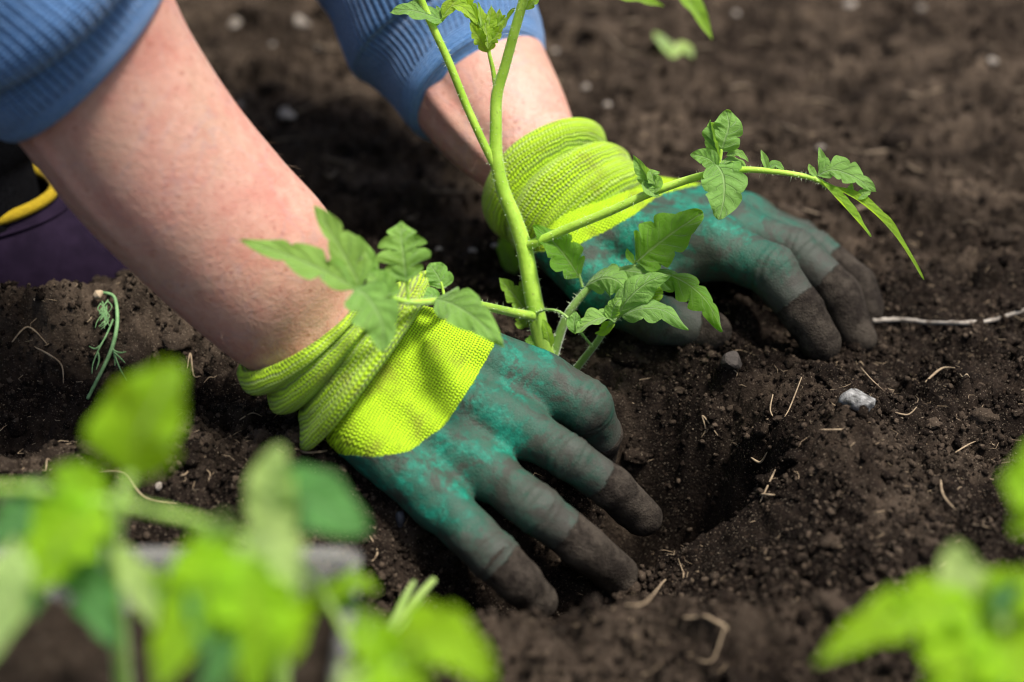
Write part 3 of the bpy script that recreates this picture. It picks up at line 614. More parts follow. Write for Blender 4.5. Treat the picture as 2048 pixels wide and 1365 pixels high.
CL = [ring((1180, 300), (1000, 400), 100.8, 99.4, .72, -8), ring((1196, 282), (978, 384), 100.9, 99.2, .84, -10), ring((1206, 285), (968, 400), 100.8, 99, .9, -10), ring((1212, 305), (975, 432), 100.7, 98.8, .92, -9), ring((1208, 318), (995, 455), 100.6, 98.6, .86, -8), ring((1215, 322), (1012, 462), 100.5, 98.5, .84, -8), ring((1240, 316), (1022, 475), 100.4, 98.3, .84, -6), ring((1262, 324), (1040, 490), 100.3, 98.1, .80, -5), ring((1272, 340), (1055, 500), 100.2, 98, .76, -4), ring((1290, 350), (1072, 508), 100.1, 98, .70, -4), ring((1310, 356), (1090, 506), 100, 98, .62, -4), ring((1320, 380), (1120, 490), 100, 98.2, .4, 0)]
P_all = np.array([q for a, b, _, _ in palmL for q in (a, b)] + [p for ch, _, _ in fingL for p, _ in ch])
gL = glove('glove', palmL, fingL, .8, coatL, P_all.min(0) - 2.4, P_all.max(0) + 2.4, axL, sdL, 'glove arched on its fingertips behind the seedling', CL, [(2.2, .7, .12), (4.4, .4, -.26), (6.2, .7, .12), (7.8, .4, -.16), (9.0, .5, .08)])
# boot and trouser leg
def boot():
    c = V(-27.5, 7.0, 0); fz = -2.3; n, seg = 30, 72; vs = []
    prof = [(-.4, 1.0, 1.0), (.3, 1.06, 1.06), (.9, 1.06, 1.06), (1.2, 1.0, 1.0), (2.6, .98, .99), (4.0, .88, .94), (5.2, .72, .86), (6.0, .60, .80), (6.4, .57, .79)]
    pr = crom([[a, b, e] for a, b, e in prof], n); th = np.arange(seg) * 2 * pi / seg
    for z, sx, sy in pr:
        k = max(z, 0) / 6.4; x = np.cos(th) * 9.5 * sx; y = np.sin(th) * 4.7 * sy * (1 - .10 * np.cos(th))
        vs.append(np.stack([c[0] + x - 1.0 * k, c[1] + y, fz + z + k * .10 * x], 1))
    b = mesh_obj('boot', np.concatenate(vs), grid_faces(n, seg, True), M_BOOT, person)
    b['label'] = 'dark purple rubber boot with yellow trim'
    top = vs[-1]; mesh_obj('trim', *tube(np.vstack([top, top[:1]]), [.31, .31], 10, smoothpath=False, cap=False), M_TRIM, b)
    seam = vs[-6] + unit(V(0, -1, .2)) * .05; mesh_obj('seam', *tube(np.vstack([seam, seam[:1]]), [.12, .12], 6, smoothpath=False, cap=False), M_BOOT, b)
    t0 = top.mean(0)
    mesh_obj('trouser_leg', *tube([t0 + V(1, 0, -4), t0 + V(0, 0, 1), t0 + V(-3, 2, 9), V(-50, 16, 20), hip + V(0, 4, 0)], [3.6, 4.4, 6.4, 9, 11], 40, 40), M_CLOTH, person)
boot()

# ------------------------------------------------------------------ leaves
def leaflet(P, W, mat, parent, nrm=None, fold=.25, lobe=.35, nl=4, seed=0, roll=0, ripple=.06, asym=.0, droop=0, n=60, m=15, name='leaflet', env=0):
    """P: points along the midrib; W: full width in cm"""
    rg = random.Random(seed * 13 + 5); P = np.asarray(P, float); Q = crom(P, n); T = np.gradient(Q, axis=0); T /= np.linalg.norm(T, axis=1)[:, None] + 1e-9
    L = np.linalg.norm(np.diff(Q, axis=0), axis=1).sum()
    N0 = unit(-FW * .75 + V(0, 0, .75)) if nrm is None else unit(np.asarray(nrm, float))
    t = np.linspace(0, 1, n); ph = [rg.random() * .3 for _ in (0, 1)]; sk = [1 + asym, 1 - asym]
    vs = []; uv = []; s = np.linspace(-1, 1, m)
    if env == 0: e = np.sin(pi * np.clip(t, 0, 1) ** .72) ** .85 * (1 - .25 * t)
    else: e = np.sin(pi * np.clip(t, 0, 1) ** .62) ** .7
    e = e / e.max()
    def lob(tt, side):
        x = tt * nl * (1 + .05 * rg.random()) + ph[side]; fr = x - np.floor(x); amp = min(lobe * 1.35, .8) * np.clip(1.2 - tt, .15, 1) * (tt > .02)
        return 1 - amp * (np.clip(1 - fr / .28, 0, 1) ** 1.3 + .45 * np.clip((fr - .62) / .38, 0, 1) ** 1.5)
    el, er = e * lob(t, 0) * sk[0], e * lob(t, 1) * sk[1]
    rl = radians(roll)
    r1, r2, r3 = rg.random() * 6, rg.random() * 6, rg.random() * 6
    for k in range(n):
        B = np.cross(T[k], N0); B = unit(B); N = np.cross(B, T[k]); c, s__ = cos(rl), sin(rl); B, N = B * c + N * s__, N * c - B * s__
        wk = np.where(s < 0, el[k], er[k]) * W / 2; a = np.abs(s)
        z = fold * a * wk + ripple * W * (a ** 2) * np.sin(t[k] * 17 + np.sign(s) * r1 + r2) + .018 * W * np.sin((t[k] - .17 * a ** 1.2) * 6.5 * 2 * pi + pi) * (a * (1 - a) * 4) - droop * W * a ** 2 * .5
        fwd = .16 * L * a ** 1.2 * e[k] * (1 - t[k]) * .8
        vs.append(Q[k] + (s * wk)[:, None] * B + z[:, None] * N + fwd[:, None] * T[k]); uv.append(np.stack([s * .5 + .5, np.full(m, t[k])], 1))
    return mesh_obj(name, np.concatenate(vs), grid_faces(n, m), mat, parent, uv=np.concatenate(uv))
def pts(*a): return [at(*q) for q in a]
def hairs(paths, parent, dens=34, ln=.15):
    vs = []; fs = []
    for P, R in paths:
        Q = crom(P, 60); r = np.interp(np.linspace(0, 1, 60), np.linspace(0, 1, len(R)), R); T = np.gradient(Q, axis=0)
        L = np.linalg.norm(np.diff(Q, axis=0), axis=1).sum()
        for _ in range(int(L * dens * (.6 + r.mean() * 2))):
            k = random.randrange(60); d = unit(np.cross(unit(T[k]), RNG.normal(size=3))); b = Q[k] + T[k] * random.uniform(-.5, .5) + d * r[k] * .95
            e = b + (d + RNG.normal(size=3) * .25) * ln * random.uniform(.5, 1.3); s_ = unit(np.cross(d, RNG.normal(size=3))) * .012
            i = len(vs); vs += [b - s_, b + s_, e]; fs.append((i, i + 1, i + 2))
    o = mesh_obj('stem_hairs', np.array(vs), fs, M_HAIR, parent, smooth=False); o['kind'] = 'stuff'; return o

base = on_ground(1094, 716)
tom = thing('tomato_seedling', base, 'tall young tomato seedling with thick pale green stem held between both gloves', 'seedling')
HP = []
def stalk(P, R, mat=M_STEM, name='petiole', seg=12, par=None):
    HP.append((P, R)); return mesh_obj(name, *tube(P, R, seg, 10 * len(P)), mat, par or tom)
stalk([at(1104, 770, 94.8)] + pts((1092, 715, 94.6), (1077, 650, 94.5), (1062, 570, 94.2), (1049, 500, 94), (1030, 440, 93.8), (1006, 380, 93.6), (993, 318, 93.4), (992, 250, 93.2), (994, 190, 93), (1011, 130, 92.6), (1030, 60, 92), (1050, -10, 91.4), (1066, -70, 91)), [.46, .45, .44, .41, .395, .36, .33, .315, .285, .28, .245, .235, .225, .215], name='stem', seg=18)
stalk(pts((988, 330, 93.4), (960, 272, 93), (930, 205, 92.6), (898, 125, 92), (866, 55, 91.5), (842, 0, 91), (820, -60, 90.5)), [.20, .19, .19, .18, .18, .17])
stalk(pts((992, 180, 93), (986, 140, 92.8), (978, 105, 92.6), (972, 60, 92.4)), [.13, .11, .09, .06])
stalk(pts((1052, 494, 94), (1075, 484, 93.5), (1130, 460, 93), (1220, 423, 92), (1300, 387, 91.4), (1400, 353, 90.6), (1480, 340, 90), (1560, 345, 89.6), (1625, 357, 89.3), (1655, 372, 89.2)), [.26, .22, .22, .21, .20, .18, .15, .13, .12, .11])
stalk(pts((1072, 634, 94.3), (1020, 624, 93), (950, 609, 90), (885, 602, 87), (820, 605, 84.2), (765, 592, 82.3), (700, 573, 81)), [.24, .21, .19, .16, .13, .11, .09])
stalk(pts((1100, 745, 95.2), (1110, 700, 95), (1133, 635, 94.4), (1165, 590, 94), (1200, 558, 93.8), (1245, 538, 93.6), (1285, 530, 93.4)), [.26, .24, .21, .18, .14, .11, .08], M_STEMD)
stalk(pts((1140, 765, 94.6), (1155, 735, 94.4), (1190, 690, 93.6), (1215, 655, 93), (1240, 630, 92.6)), [.19, .18, .16, .14, .10], M_STEMD)
stalk(pts((1165, 575, 94), (1158, 548, 94)), [.07, .06], M_STEMD); stalk(pts((1268, 527, 93.5), (1282, 512, 93.5)), [.09, .08], M_STEMD)
stalk(pts((1072, 628, 94.1), (1092, 620, 93.4), (1118, 624, 93), (1142, 642, 92.8), (1160, 664, 92.8), (1185, 694, 93.3)), [.06, .06, .07, .06, .07, .06], M_STEMD)
stalk(pts((816, 604, 84), (815, 575, 83.8), (812, 545, 83.6)), [.085, .08, .07]); stalk(pts((889, 601, 87), (886, 580, 87), (882, 565, 87)), [.07, .06, .05])
stalk(pts((1437, 335, 90.4), (1440, 318, 90.3), (1443, 300, 90.2)), [.10, .09, .08])
stalk(pts((1068, 660, 94.6), (1062, 690, 94.8), (1064, 720, 95)), [.07, .06, .06], M_STEMD)
def lf(P, W, mat=M_LEAF, **k): return leaflet(pts(*P), W, mat, tom, seed=len(tom.children), **k)
# left spray over the cuff
lf([(712, 578, 81), (655, 545, 80.4), (570, 508, 80), (480, 482, 80)], 1.5, fold=.30, lobe=.55, nl=3, nrm=unit(-FW + V(-.3, 0, .9)))
lf([(720, 575, 81.2), (705, 540, 81), (668, 475, 80.6), (627, 410, 80.4)], 1.55, fold=.25, lobe=.5, nl=3, asym=-.2)
lf([(712, 575, 81), (740, 600, 80.3), (765, 650, 80), (766, 706, 80)], 2.15, fold=.12, lobe=.42, nl=3, asym=-.12)
lf([(813, 562, 83.6), (808, 520, 83.4), (803, 478, 83.4), (802, 443, 83.6)], 2.3, lobe=.55, nl=4, fold=.15)
lf([(884, 578, 87), (880, 560, 87), (868, 540, 87), (858, 528, 87)], 1.25, M_LEAF, lobe=.3, nl=2, fold=.1, env=1)
lf([(872, 598, 86), (905, 608, 84.8), (955, 640, 83.6), (1006, 690, 83)], 1.8, lobe=.3, nl=3, fold=.35, roll=-15, droop=.2)
lf([(880, 603, 86.8), (862, 592, 86.4), (842, 598, 86), (838, 615, 86)], .8, lobe=.2, nl=2)
lf([(770, 594, 82.2), (760, 570, 82), (745, 550, 82), (735, 535, 82)], 1.1, lobe=.4, nl=3)
lf([(775, 595, 82.4), (780, 580, 82.4), (770, 560, 82.3), (755, 545, 82.3)], .9, lobe=.4, nl=2)
lf([(735, 560, 82.4), (740, 535, 82.4), (732, 505, 82.4), (715, 470, 82.4)], .75, lobe=.3, nl=2, fold=.4)
lf([(812, 565, 83.8), (800, 552, 83.6), (785, 548, 83.5), (772, 550, 83.5)], .55, lobe=.2, nl=2)
lf([(920, 606, 88.6), (930, 598, 88.4), (938, 602, 88.2), (943, 610, 88)], .7, lobe=.1, nl=1, env=1)
# right arching leaf
lf([(1443, 305, 90.2), (1450, 280, 90), (1458, 250, 90), (1452, 220, 90)], 1.85, lobe=.35, nl=2, fold=.12, asym=.18, env=1)
lf([(1438, 316, 90.3), (1428, 290, 90.2), (1424, 265, 90), (1420, 240, 90)], .7, lobe=.2, nl=2, fold=.6, roll=50)
lf([(1432, 328, 90.2), (1446, 352, 89.6), (1448, 395, 89.2), (1438, 440, 89)], 2.15, lobe=.3, nl=3, fold=.12, env=1)
lf([(1436, 334, 90.2), (1420, 320, 90), (1400, 312, 89.8), (1380, 310, 89.8)], .9, lobe=.3, nl=2, roll=30)
lf([(1440, 330, 90.2), (1460, 322, 90.2), (1480, 326, 90.2), (1496, 340, 90.2)], .6, lobe=.15, nl=2, roll=30)
lf([(1452, 312, 90.2), (1470, 306, 90.1), (1485, 312, 90), (1497, 324, 90)], .4, lobe=.15, nl=2)
lf([(1425, 322, 90.3), (1420, 310, 90.3), (1412, 302, 90.3), (1405, 300, 90.3)], .45, lobe=.1, nl=2)
lf([(1534, 340, 89.8), (1530, 325, 89.8), (1526, 312, 89.8), (1522, 300, 89.8)], .35, lobe=.1, nl=1, fold=.6)
lf([(1536, 338, 89.7), (1548, 330, 89.7), (1560, 334, 89.7), (1568, 340, 89.7)], .4, lobe=.1, nl=1, fold=.4)
lf([(1302, 386, 91.4), (1296, 360, 91.3), (1282, 335, 91.2), (1266, 310, 91.2)], .8, lobe=.3, nl=2, fold=.6, roll=45)
lf([(1302, 386, 91.4), (1310, 370, 91), (1305, 350, 90.9), (1320, 345, 90.9)], .7, lobe=.2, nl=2, fold=.3)
lf([(1288, 360, 91.3), (1296, 378, 91), (1308, 388, 91), (1320, 392, 91)], .55, lobe=.2, nl=2, fold=.3)
lf([(1635, 352, 89.2), (1665, 340, 89), (1710, 355, 88.8), (1752, 384, 88.8)], 1.35, lobe=.45, nl=4, fold=.15, asym=.1)
lf([(1640, 350, 89.3), (1645, 330, 89.3), (1642, 312, 89.3), (1638, 294, 89.3)], .45, lobe=.1, nl=1, fold=.5)
lf([(1634, 354, 89.3), (1625, 345, 89.3), (1620, 336, 89.3), (1618, 328, 89.3)], .35, lobe=.1, nl=1, fold=.4)
lf([(1640, 360, 89.2), (1668, 392, 88.8), (1705, 432, 88.6), (1742, 474, 88.5)], .62, M_LEAFY, lobe=.15, nl=3, fold=.9, roll=25)
lf([(1655, 370, 89.2), (1720, 405, 88.8), (1785, 465, 88.5), (1848, 560, 88.4)], .55, M_LEAFY, lobe=.15, nl=4, fold=.9, roll=20)
lf([(1712, 398, 88.9), (1725, 390, 88.8), (1735, 384, 88.8), (1742, 378, 88.8)], .5, lobe=.2, nl=2)
lf([(1697, 392, 89), (1700, 382, 89), (1702, 374, 89), (1704, 366, 89)], .3, lobe=.1, nl=1)
# low sprays to the right
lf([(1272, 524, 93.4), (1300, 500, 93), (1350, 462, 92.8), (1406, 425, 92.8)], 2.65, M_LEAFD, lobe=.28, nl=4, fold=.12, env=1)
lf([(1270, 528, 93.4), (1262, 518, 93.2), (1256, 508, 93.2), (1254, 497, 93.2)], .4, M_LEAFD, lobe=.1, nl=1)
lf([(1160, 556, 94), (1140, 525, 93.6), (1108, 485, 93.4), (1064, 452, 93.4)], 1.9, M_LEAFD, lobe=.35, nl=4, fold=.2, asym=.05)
lf([(1172, 572, 93.8), (1205, 556, 93), (1235, 562, 92.6), (1258, 588, 92.4)], 1.7, M_LEAF, lobe=.3, nl=4, fold=-.25, roll=-10, droop=.25)
lf([(1240, 540, 93.5), (1280, 545, 93), (1330, 560, 92.6), (1370, 575, 92.5)], 1.4, M_LEAF, lobe=.25, nl=3, fold=-.2, droop=.2)
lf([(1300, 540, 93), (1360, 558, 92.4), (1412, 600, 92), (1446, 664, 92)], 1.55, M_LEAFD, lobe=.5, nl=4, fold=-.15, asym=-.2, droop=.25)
lf([(1232, 636, 92.6), (1255, 600, 92), (1295, 565, 91.6), (1340, 550, 91.5)], 1.5, M_LEAF, lobe=.25, nl=3, fold=-.2, roll=-12, droop=.2)
lf([(1240, 632, 92.6), (1280, 618, 91.8), (1330, 622, 91.4), (1378, 660, 91.2)], 1.35, M_LEAF, lobe=.28, nl=3, fold=-.15, droop=.2, roll=8)
lf([(1232, 640, 92.6), (1205, 636, 92.2), (1175, 648, 92), (1150, 668, 92)], 1.25, M_LEAF, lobe=.2, nl=3, fold=.35, roll=-25)
lf([(1150, 668, 92.3), (1148, 650, 92.2), (1150, 635, 92.2), (1150, 622, 92.2)], .7, M_LEAF, lobe=.1, nl=1, fold=.3)
lf([(1300, 605, 92.4), (1308, 590, 92.3), (1312, 580, 92.3), (1312, 570, 92.3)], .9, M_LEAFY, lobe=.2, nl=2)
lf([(1230, 645, 92.8), (1215, 655, 92.8), (1205, 665, 92.8), (1190, 668, 92.8)], .6, M_LEAFY, lobe=.2, nl=2)
lf([(1222, 640, 92.4), (1225, 622, 92.2), (1232, 608, 92), (1244, 596, 92)], .8, M_LEAF, lobe=.3, nl=2)
# small yellowish leaves at the stem
lf([(1058, 634, 94.8), (1040, 605, 94.8), (1018, 578, 94.8), (998, 556, 94.8)], 1.1, M_LEAFY, lobe=.45, nl=3, fold=.2)
lf([(1056, 620, 94.9), (1048, 600, 94.9), (1044, 580, 94.9), (1040, 562, 94.9)], .55, M_LEAFY, lobe=.2, nl=2)
lf([(1058, 640, 94.8), (1045, 645, 94.8), (1038, 650, 94.8), (1030, 646, 94.8)], .7, M_LEAFY, lobe=.3, nl=2)
lf([(1096, 700, 94.4), (1098, 680, 94.2), (1092, 655, 94.1), (1086, 638, 94.1)], .5, M_LEAFY, lobe=.2, nl=2)
lf([(1078, 690, 94.6), (1066, 684, 94.4), (1056, 682, 94.4), (1050, 680, 94.4)], .6, M_LEAFD, lobe=.2, nl=2)
lf([(1058, 655, 95), (1045, 640, 95), (1036, 625, 95), (1030, 612, 95)], .6, M_LEAFY, lobe=.3, nl=2)
# upper shoots
lf([(888, 42, 91.6), (850, 28, 91), (815, 20, 90.8), (780, 26, 90.8)], 1.1, M_LEAF, lobe=.15, nl=3, fold=.2)
lf([(886, 40, 91.6), (882, 30, 91.5), (878, 22, 91.5), (872, 12, 91.5)], .45, M_LEAF, lobe=.1, nl=1)
stalk(pts((872, 50, 91.6), (886, 38, 91.5), (900, 24, 91.4)), [.08, .07, .05])
lf([(884, 36, 91.4), (905, 12, 91.2), (930, 18, 91), (955, 50, 90.8)], .85, M_TIPL, lobe=.4, nl=3, fold=.3)
for i, (x0, y0, x1, y1, wd, dd) in enumerate([(975, 100, 935, 20, .8, 92.2), (975, 95, 955, 5, .9, 92), (976, 92, 982, 10, .9, 91.8), (978, 96, 1000, 18, .8, 92.2), (980, 100, 1030, 15, .75, 92.4), (974, 105, 940, 45, .7, 91.7), (978, 102, 1005, 48, .6, 91.6), (976, 98, 970, 40, .8, 91.4), (965, 60, 915, -25, 1.0, 91.6), (955, 40, 900, -40, .9, 91.2), (990, 60, 1012, 30, .5, 91.8)]):
    lf([(x0, y0, dd + .4), ((2 * x0 + x1) / 3 + random.uniform(-4, 4), (2 * y0 + y1) / 3, dd + .2), ((x0 + 2 * x1) / 3, (y0 + 2 * y1) / 3, dd), (x1, y1, dd - .2)], wd, M_TIPL if i % 4 else M_LEAFY, lobe=.5, nl=4, fold=.4, roll=random.uniform(-50, 50))
lf([(1052, 20, 91.5), (1062, 8, 91.4), (1072, 0, 91.3), (1082, -8, 91.3)], .6, M_LEAFY, lobe=.2, nl=2)
# hanging leaf tips from the crown above the frame
stalk(pts((1060, -50, 91.2), (1130, -90, 88), (1220, -80, 84), (1330, -50, 81)), [.2, .17, .14, .1])
lf([(1200, -40, 83), (1240, -12, 82), (1285, 0, 81.5), (1328, 14, 81)], .75, M_LEAFY, lobe=.15, nl=3, fold=.5)
lf([(1330, -60, 81), (1368, -12, 80.5), (1398, 30, 80), (1424, 80, 80)], .8, M_LEAFY, lobe=.12, nl=3, fold=.5)
hairs(HP, tom)

# ------------------------------------------------------------------ foreground seedlings and tub
tub_z, tub_y0, tub_y1, tub_x0, tub_x1 = 9.4, -28.4, -41.5, -27, -5.2
def tub():
    t = thing('plastic_tub', V((tub_x0 + tub_x1) / 2, (tub_y0 + tub_y1) / 2, 0), 'translucent white plastic tub holding soil and tomato seedlings, soil smeared on its wall', 'tub')
    def rrect(s, z, r=.5, n=5):
        hx, hy = (tub_x1 - tub_x0) / 2 * s, (tub_y0 - tub_y1) / 2 * s; cx, cy = (tub_x0 + tub_x1) / 2, (tub_y0 + tub_y1) / 2; out = []
        for q, (sx, sy) in enumerate(((1, 1), (-1, 1), (-1, -1), (1, -1))):
            for k in range(n + 1):
                a = (q + k / n) * pi / 2; out.append((cx + sx * (hx - r) + r * cos(a), cy + sy * (hy - r) + r * sin(a), z))
        return np.array(out)
    R = [rrect(s, z) for s, z in ((.80, -.3), (.82, 0), (.90, 5), (.965, 9.0), (.985, 9.15), (1.01, 9.3), (1.01, 9.42), (.985, 9.42), (.957, 9.3), (.95, 9.0), (.885, 5), (.80, .4))]
    mesh_obj('wall', np.concatenate(R), grid_faces(len(R), len(R[0]), True), M_TUB, t)
    n = 70; X, Y = np.meshgrid(np.linspace(tub_x0 + .55, tub_x1 - .55, n), np.linspace(tub_y1 + .6, tub_y0 - .6, n)); Z = 7.0 + (H(X * 1.3 + 40, Y * 1.3) - H0(X * 1.3 + 40, Y * 1.3)) * 1.2 + vnoise(X / 2, Y / 2, 55)
    mesh_obj('potting_soil', np.stack([X, Y, Z], -1).reshape(-1, 3), grid_faces(n, n), M_SOIL, t, attrs={'dry': np.full(n * n, .15)})
tub()
FGM = mat_leaf('seedling_leaf_bright', (.17, .38, .004), (.27, .52, .006), (.32, .54, .03), (.62, .86, .004), .55)
FGD = mat_leaf('seedling_leaf_deep', (.05, .17, .04), (.07, .22, .05), (.12, .26, .08), (.10, .28, .03), .35)
FGP = mat_leaf('seedling_leaf_pale', (.28, .44, .12), (.38, .54, .16), (.42, .56, .24), (.5, .7, .1), .45)
FGS = mat_stem('seedling_stem', (.24, .42, .05), (.36, .50, .12))
def fgplant(stem_px, R, leaves, label, stems=(), extra=7):
    P = pts(*stem_px); t = thing('tomato_seedling', P[0], label, 'seedling', 'seedlings waiting to be planted')
    mesh_obj('stem', *tube(P, R, 10, 24), FGS, t)
    for q in stems: mesh_obj('petiole', *tube(pts(*q), [.16, .13, .09], 8, 16), FGS, t)
    for i, (lp, W, mt, kw) in enumerate(leaves): leaflet(pts(*lp), W, mt, t, seed=i + len(label), **kw)
    for i in range(extra):                     # small leaflets between the big ones
        lp = random.choice(leaves)[0]; q = V(*lp[1]) * .5 + V(*lp[2]) * .5; a = random.uniform(0, 6.28); l = random.uniform(35, 75); b = (q[0] + random.uniform(-45, 45), q[1] + random.uniform(-45, 45), q[2] + random.uniform(.3, 1.4))
        c_ = [(b[0] + cos(a) * l * k, b[1] + sin(a) * l * k + 14 * k * k, b[2] - .5 * k) for k in (0, .4, .75, 1.1)]
        leaflet(pts(*c_), random.uniform(.6, 1.1), random.choice([FGM, FGD, FGP, FGM]), t, seed=i, lobe=.5, nl=3, fold=random.uniform(-.2, .5), roll=random.uniform(-50, 50))
        mesh_obj('petiole', *tube(pts(lp[0], ((lp[0][0] + b[0]) / 2, (lp[0][1] + b[1]) / 2 - 6, (lp[0][2] + b[2]) / 2 + .2), b), [.09, .07, .05], 6, 8), FGS, t)
    return t
fgplant([(250, 1420, 62), (240, 1280, 60.5), (225, 1120, 59), (235, 1020, 58), (262, 950, 58)], [.28, .26, .22, .2, .12],
        [([(262, 955, 58), (270, 880, 57.5), (310, 800, 57), (352, 725, 57)], 2.9, FGM, dict(lobe=.1, nl=3, env=1, fold=.1)),
         ([(210, 1010, 58), (160, 1040, 57.5), (110, 1100, 57.2), (70, 1190, 57)], 2.6, FGM, dict(lobe=.35, nl=3, fold=.15)),
         ([(215, 1000, 58), (180, 985, 58), (140, 960, 57.8), (100, 945, 57.6)], 1.6, FGM, dict(lobe=.3, nl=2)),
         ([(190, 1060, 58.5), (170, 1130, 58.2), (200, 1220, 58), (238, 1300, 58)], 1.6, FGD, dict(lobe=.45, nl=4)),
         ([(235, 1090, 58.6), (262, 1140, 58.5), (290, 1200, 58.5), (310, 1260, 58.5)], 1.0, FGP, dict(lobe=.45, nl=4)),
         ([(120, 1060, 58), (70, 1020, 58), (20, 1050, 58), (-40, 1090, 58)], 1.7, FGD, dict(lobe=.45, nl=4)),
         ([(30, 1080, 57), (20, 1160, 56.6), (-5, 1260, 56.4), (-40, 1340, 56.2)], 1.5, FGP, dict(lobe=.2, nl=3))],
        'foreground seedling with one upright round bright leaf and a pale side stalk', [[(-160, 985, 58), (60, 978, 58), (235, 1010, 58)], [(235, 1005, 58), (420, 1050, 58.8), (560, 1100, 60)]])
fgplant([(560, 1440, 63), (565, 1300, 62), (560, 1180, 61), (560, 1080, 60.4), (555, 1030, 60)], [.26, .24, .2, .16, .12],
        [([(556, 1075, 60), (545, 1010, 59.6), (545, 950, 59.4), (562, 890, 59.4)], 1.6, FGP, dict(lobe=.1, nl=2, env=1)),
         ([(560, 1060, 60.2), (600, 1000, 59.8), (660, 1020, 59.4), (735, 1065, 59.2)], 2.2, FGD, dict(lobe=.1, nl=2, env=1, fold=.1)),
         ([(600, 1250, 61.5), (640, 1200, 61.2), (690, 1170, 61), (715, 1130, 61)], .9, FGM, dict(lobe=.5, nl=4))],
        'foreground seedling with a pale upright leaf beside a deep green one', [[(560, 1110, 60.4), (630, 1160, 60.6), (700, 1290, 61)]])
fgplant([(450, 1520, 57), (455, 1400, 56), (460, 1250, 55.4), (480, 1120, 55), (490, 1090, 55)], [.26, .22, .18, .14, .1],
        [([(490, 1110, 55), (430, 1160, 54.6), (370, 1250, 54.4), (310, 1390, 54.2)], 2.4, FGM, dict(lobe=.55, nl=4, fold=.1)),
         ([(485, 1105, 55), (500, 1180, 54.4), (520, 1270, 54.2), (500, 1400, 54.2)], 2.3, FGM, dict(lobe=.55, nl=4, fold=.1)),
         ([(470, 1150, 55), (430, 1200, 54.6), (440, 1300, 54.3), (400, 1420, 54.3)], 1.5, FGD, dict(lobe=.5, nl=4)),
         ([(488, 1110, 55.2), (540, 1080, 55), (570, 1120, 54.8), (590, 1200, 54.6)], 1.5, FGP, dict(lobe=.5, nl=4)),
         ([(470, 1120, 55.4), (420, 1110, 55.4), (370, 1140, 55.4), (330, 1190, 55.4)], 1.3, FGM, dict(lobe=.5, nl=4)),
         ([(520, 1180, 55), (560, 1200, 54.8), (585, 1260, 54.6), (580, 1330, 54.6)], 1.3, FGM, dict(lobe=.5, nl=4))],
        'foreground seedling with a dense bunch of hanging bright leaves')
fgplant([(830, 1560, 58), (815, 1460, 57), (800, 1380, 56), (790, 1330, 55.6)], [.24, .2, .16, .1],
        [([(790, 1330, 55.6), (840, 1280, 55.2), (910, 1290, 55), (985, 1370, 54.8)], 2.0, FGM, dict(lobe=.45, nl=4, env=1)),
         ([(780, 1335, 55.6), (750, 1290, 55.4), (720, 1270, 55.4), (690, 1265, 55.4)], 1.4, FGM, dict(lobe=.45, nl=4)),
         ([(790, 1330, 55.6), (790, 1370, 55), (800, 1420, 54.8), (820, 1480, 54.6)], 2.0, FGM, dict(lobe=.45, nl=4)),
         ([(770, 1330, 55.6), (735, 1360, 55.4), (710, 1400, 55.2), (690, 1450, 55)], 1.6, FGP, dict(lobe=.45, nl=4))],
        'low foreground seedling with broad glossy leaves beside the tub')
fgplant([(2010, 1700, 60), (1995, 1500, 58.5), (1975, 1360, 58), (1960, 1290, 57.8), (1955, 1250, 57.6)], [.3, .28, .24, .2, .12],
        [([(1960, 1230, 57.6), (1880, 1215, 57), (1760, 1245, 56.8), (1630, 1328, 56.8)], 1.9, FGM, dict(lobe=.55, nl=4, fold=.1)),
         ([(1950, 1260, 57.8), (1935, 1200, 57.6), (1918, 1150, 57.6), (1908, 1085, 57.6)], 1.9, FGP, dict(lobe=.2, nl=2, env=1, fold=.1)),
         ([(1960, 1245, 57.6), (2010, 1200, 57), (2060, 1190, 56.6), (2120, 1190, 56.6)], 1.8, FGM, dict(lobe=.5, nl=4, fold=.1)),
         ([(1950, 1250, 57.4), (1930, 1310, 56.8), (1930, 1370, 56.6), (1915, 1460, 56.4)], 2.8, FGM, dict(lobe=.5, nl=4, fold=.1)),
         ([(1960, 1250, 57.4), (2010, 1290, 56.8), (2060, 1340, 56.6), (2110, 1420, 56.4)], 2.8, FGM, dict(lobe=.5, nl=4, fold=.1)),
         ([(2150, 900, 58), (2100, 930, 57.6), (2050, 980, 57.4), (2005, 950, 57.4)], 1.8, FGM, dict(lobe=.2, nl=2, env=1)),
         ([(2160, 1000, 58), (2110, 1000, 57.6), (2070, 1020, 57.4), (2030, 1070, 57.4)], 1.6, FGM, dict(lobe=.2, nl=2, env=1))],
        'foreground seedling spreading broad lobed leaves over open soil', [[(1960, 1260, 57.7), (2100, 1120, 58), (2160, 930, 58)]])

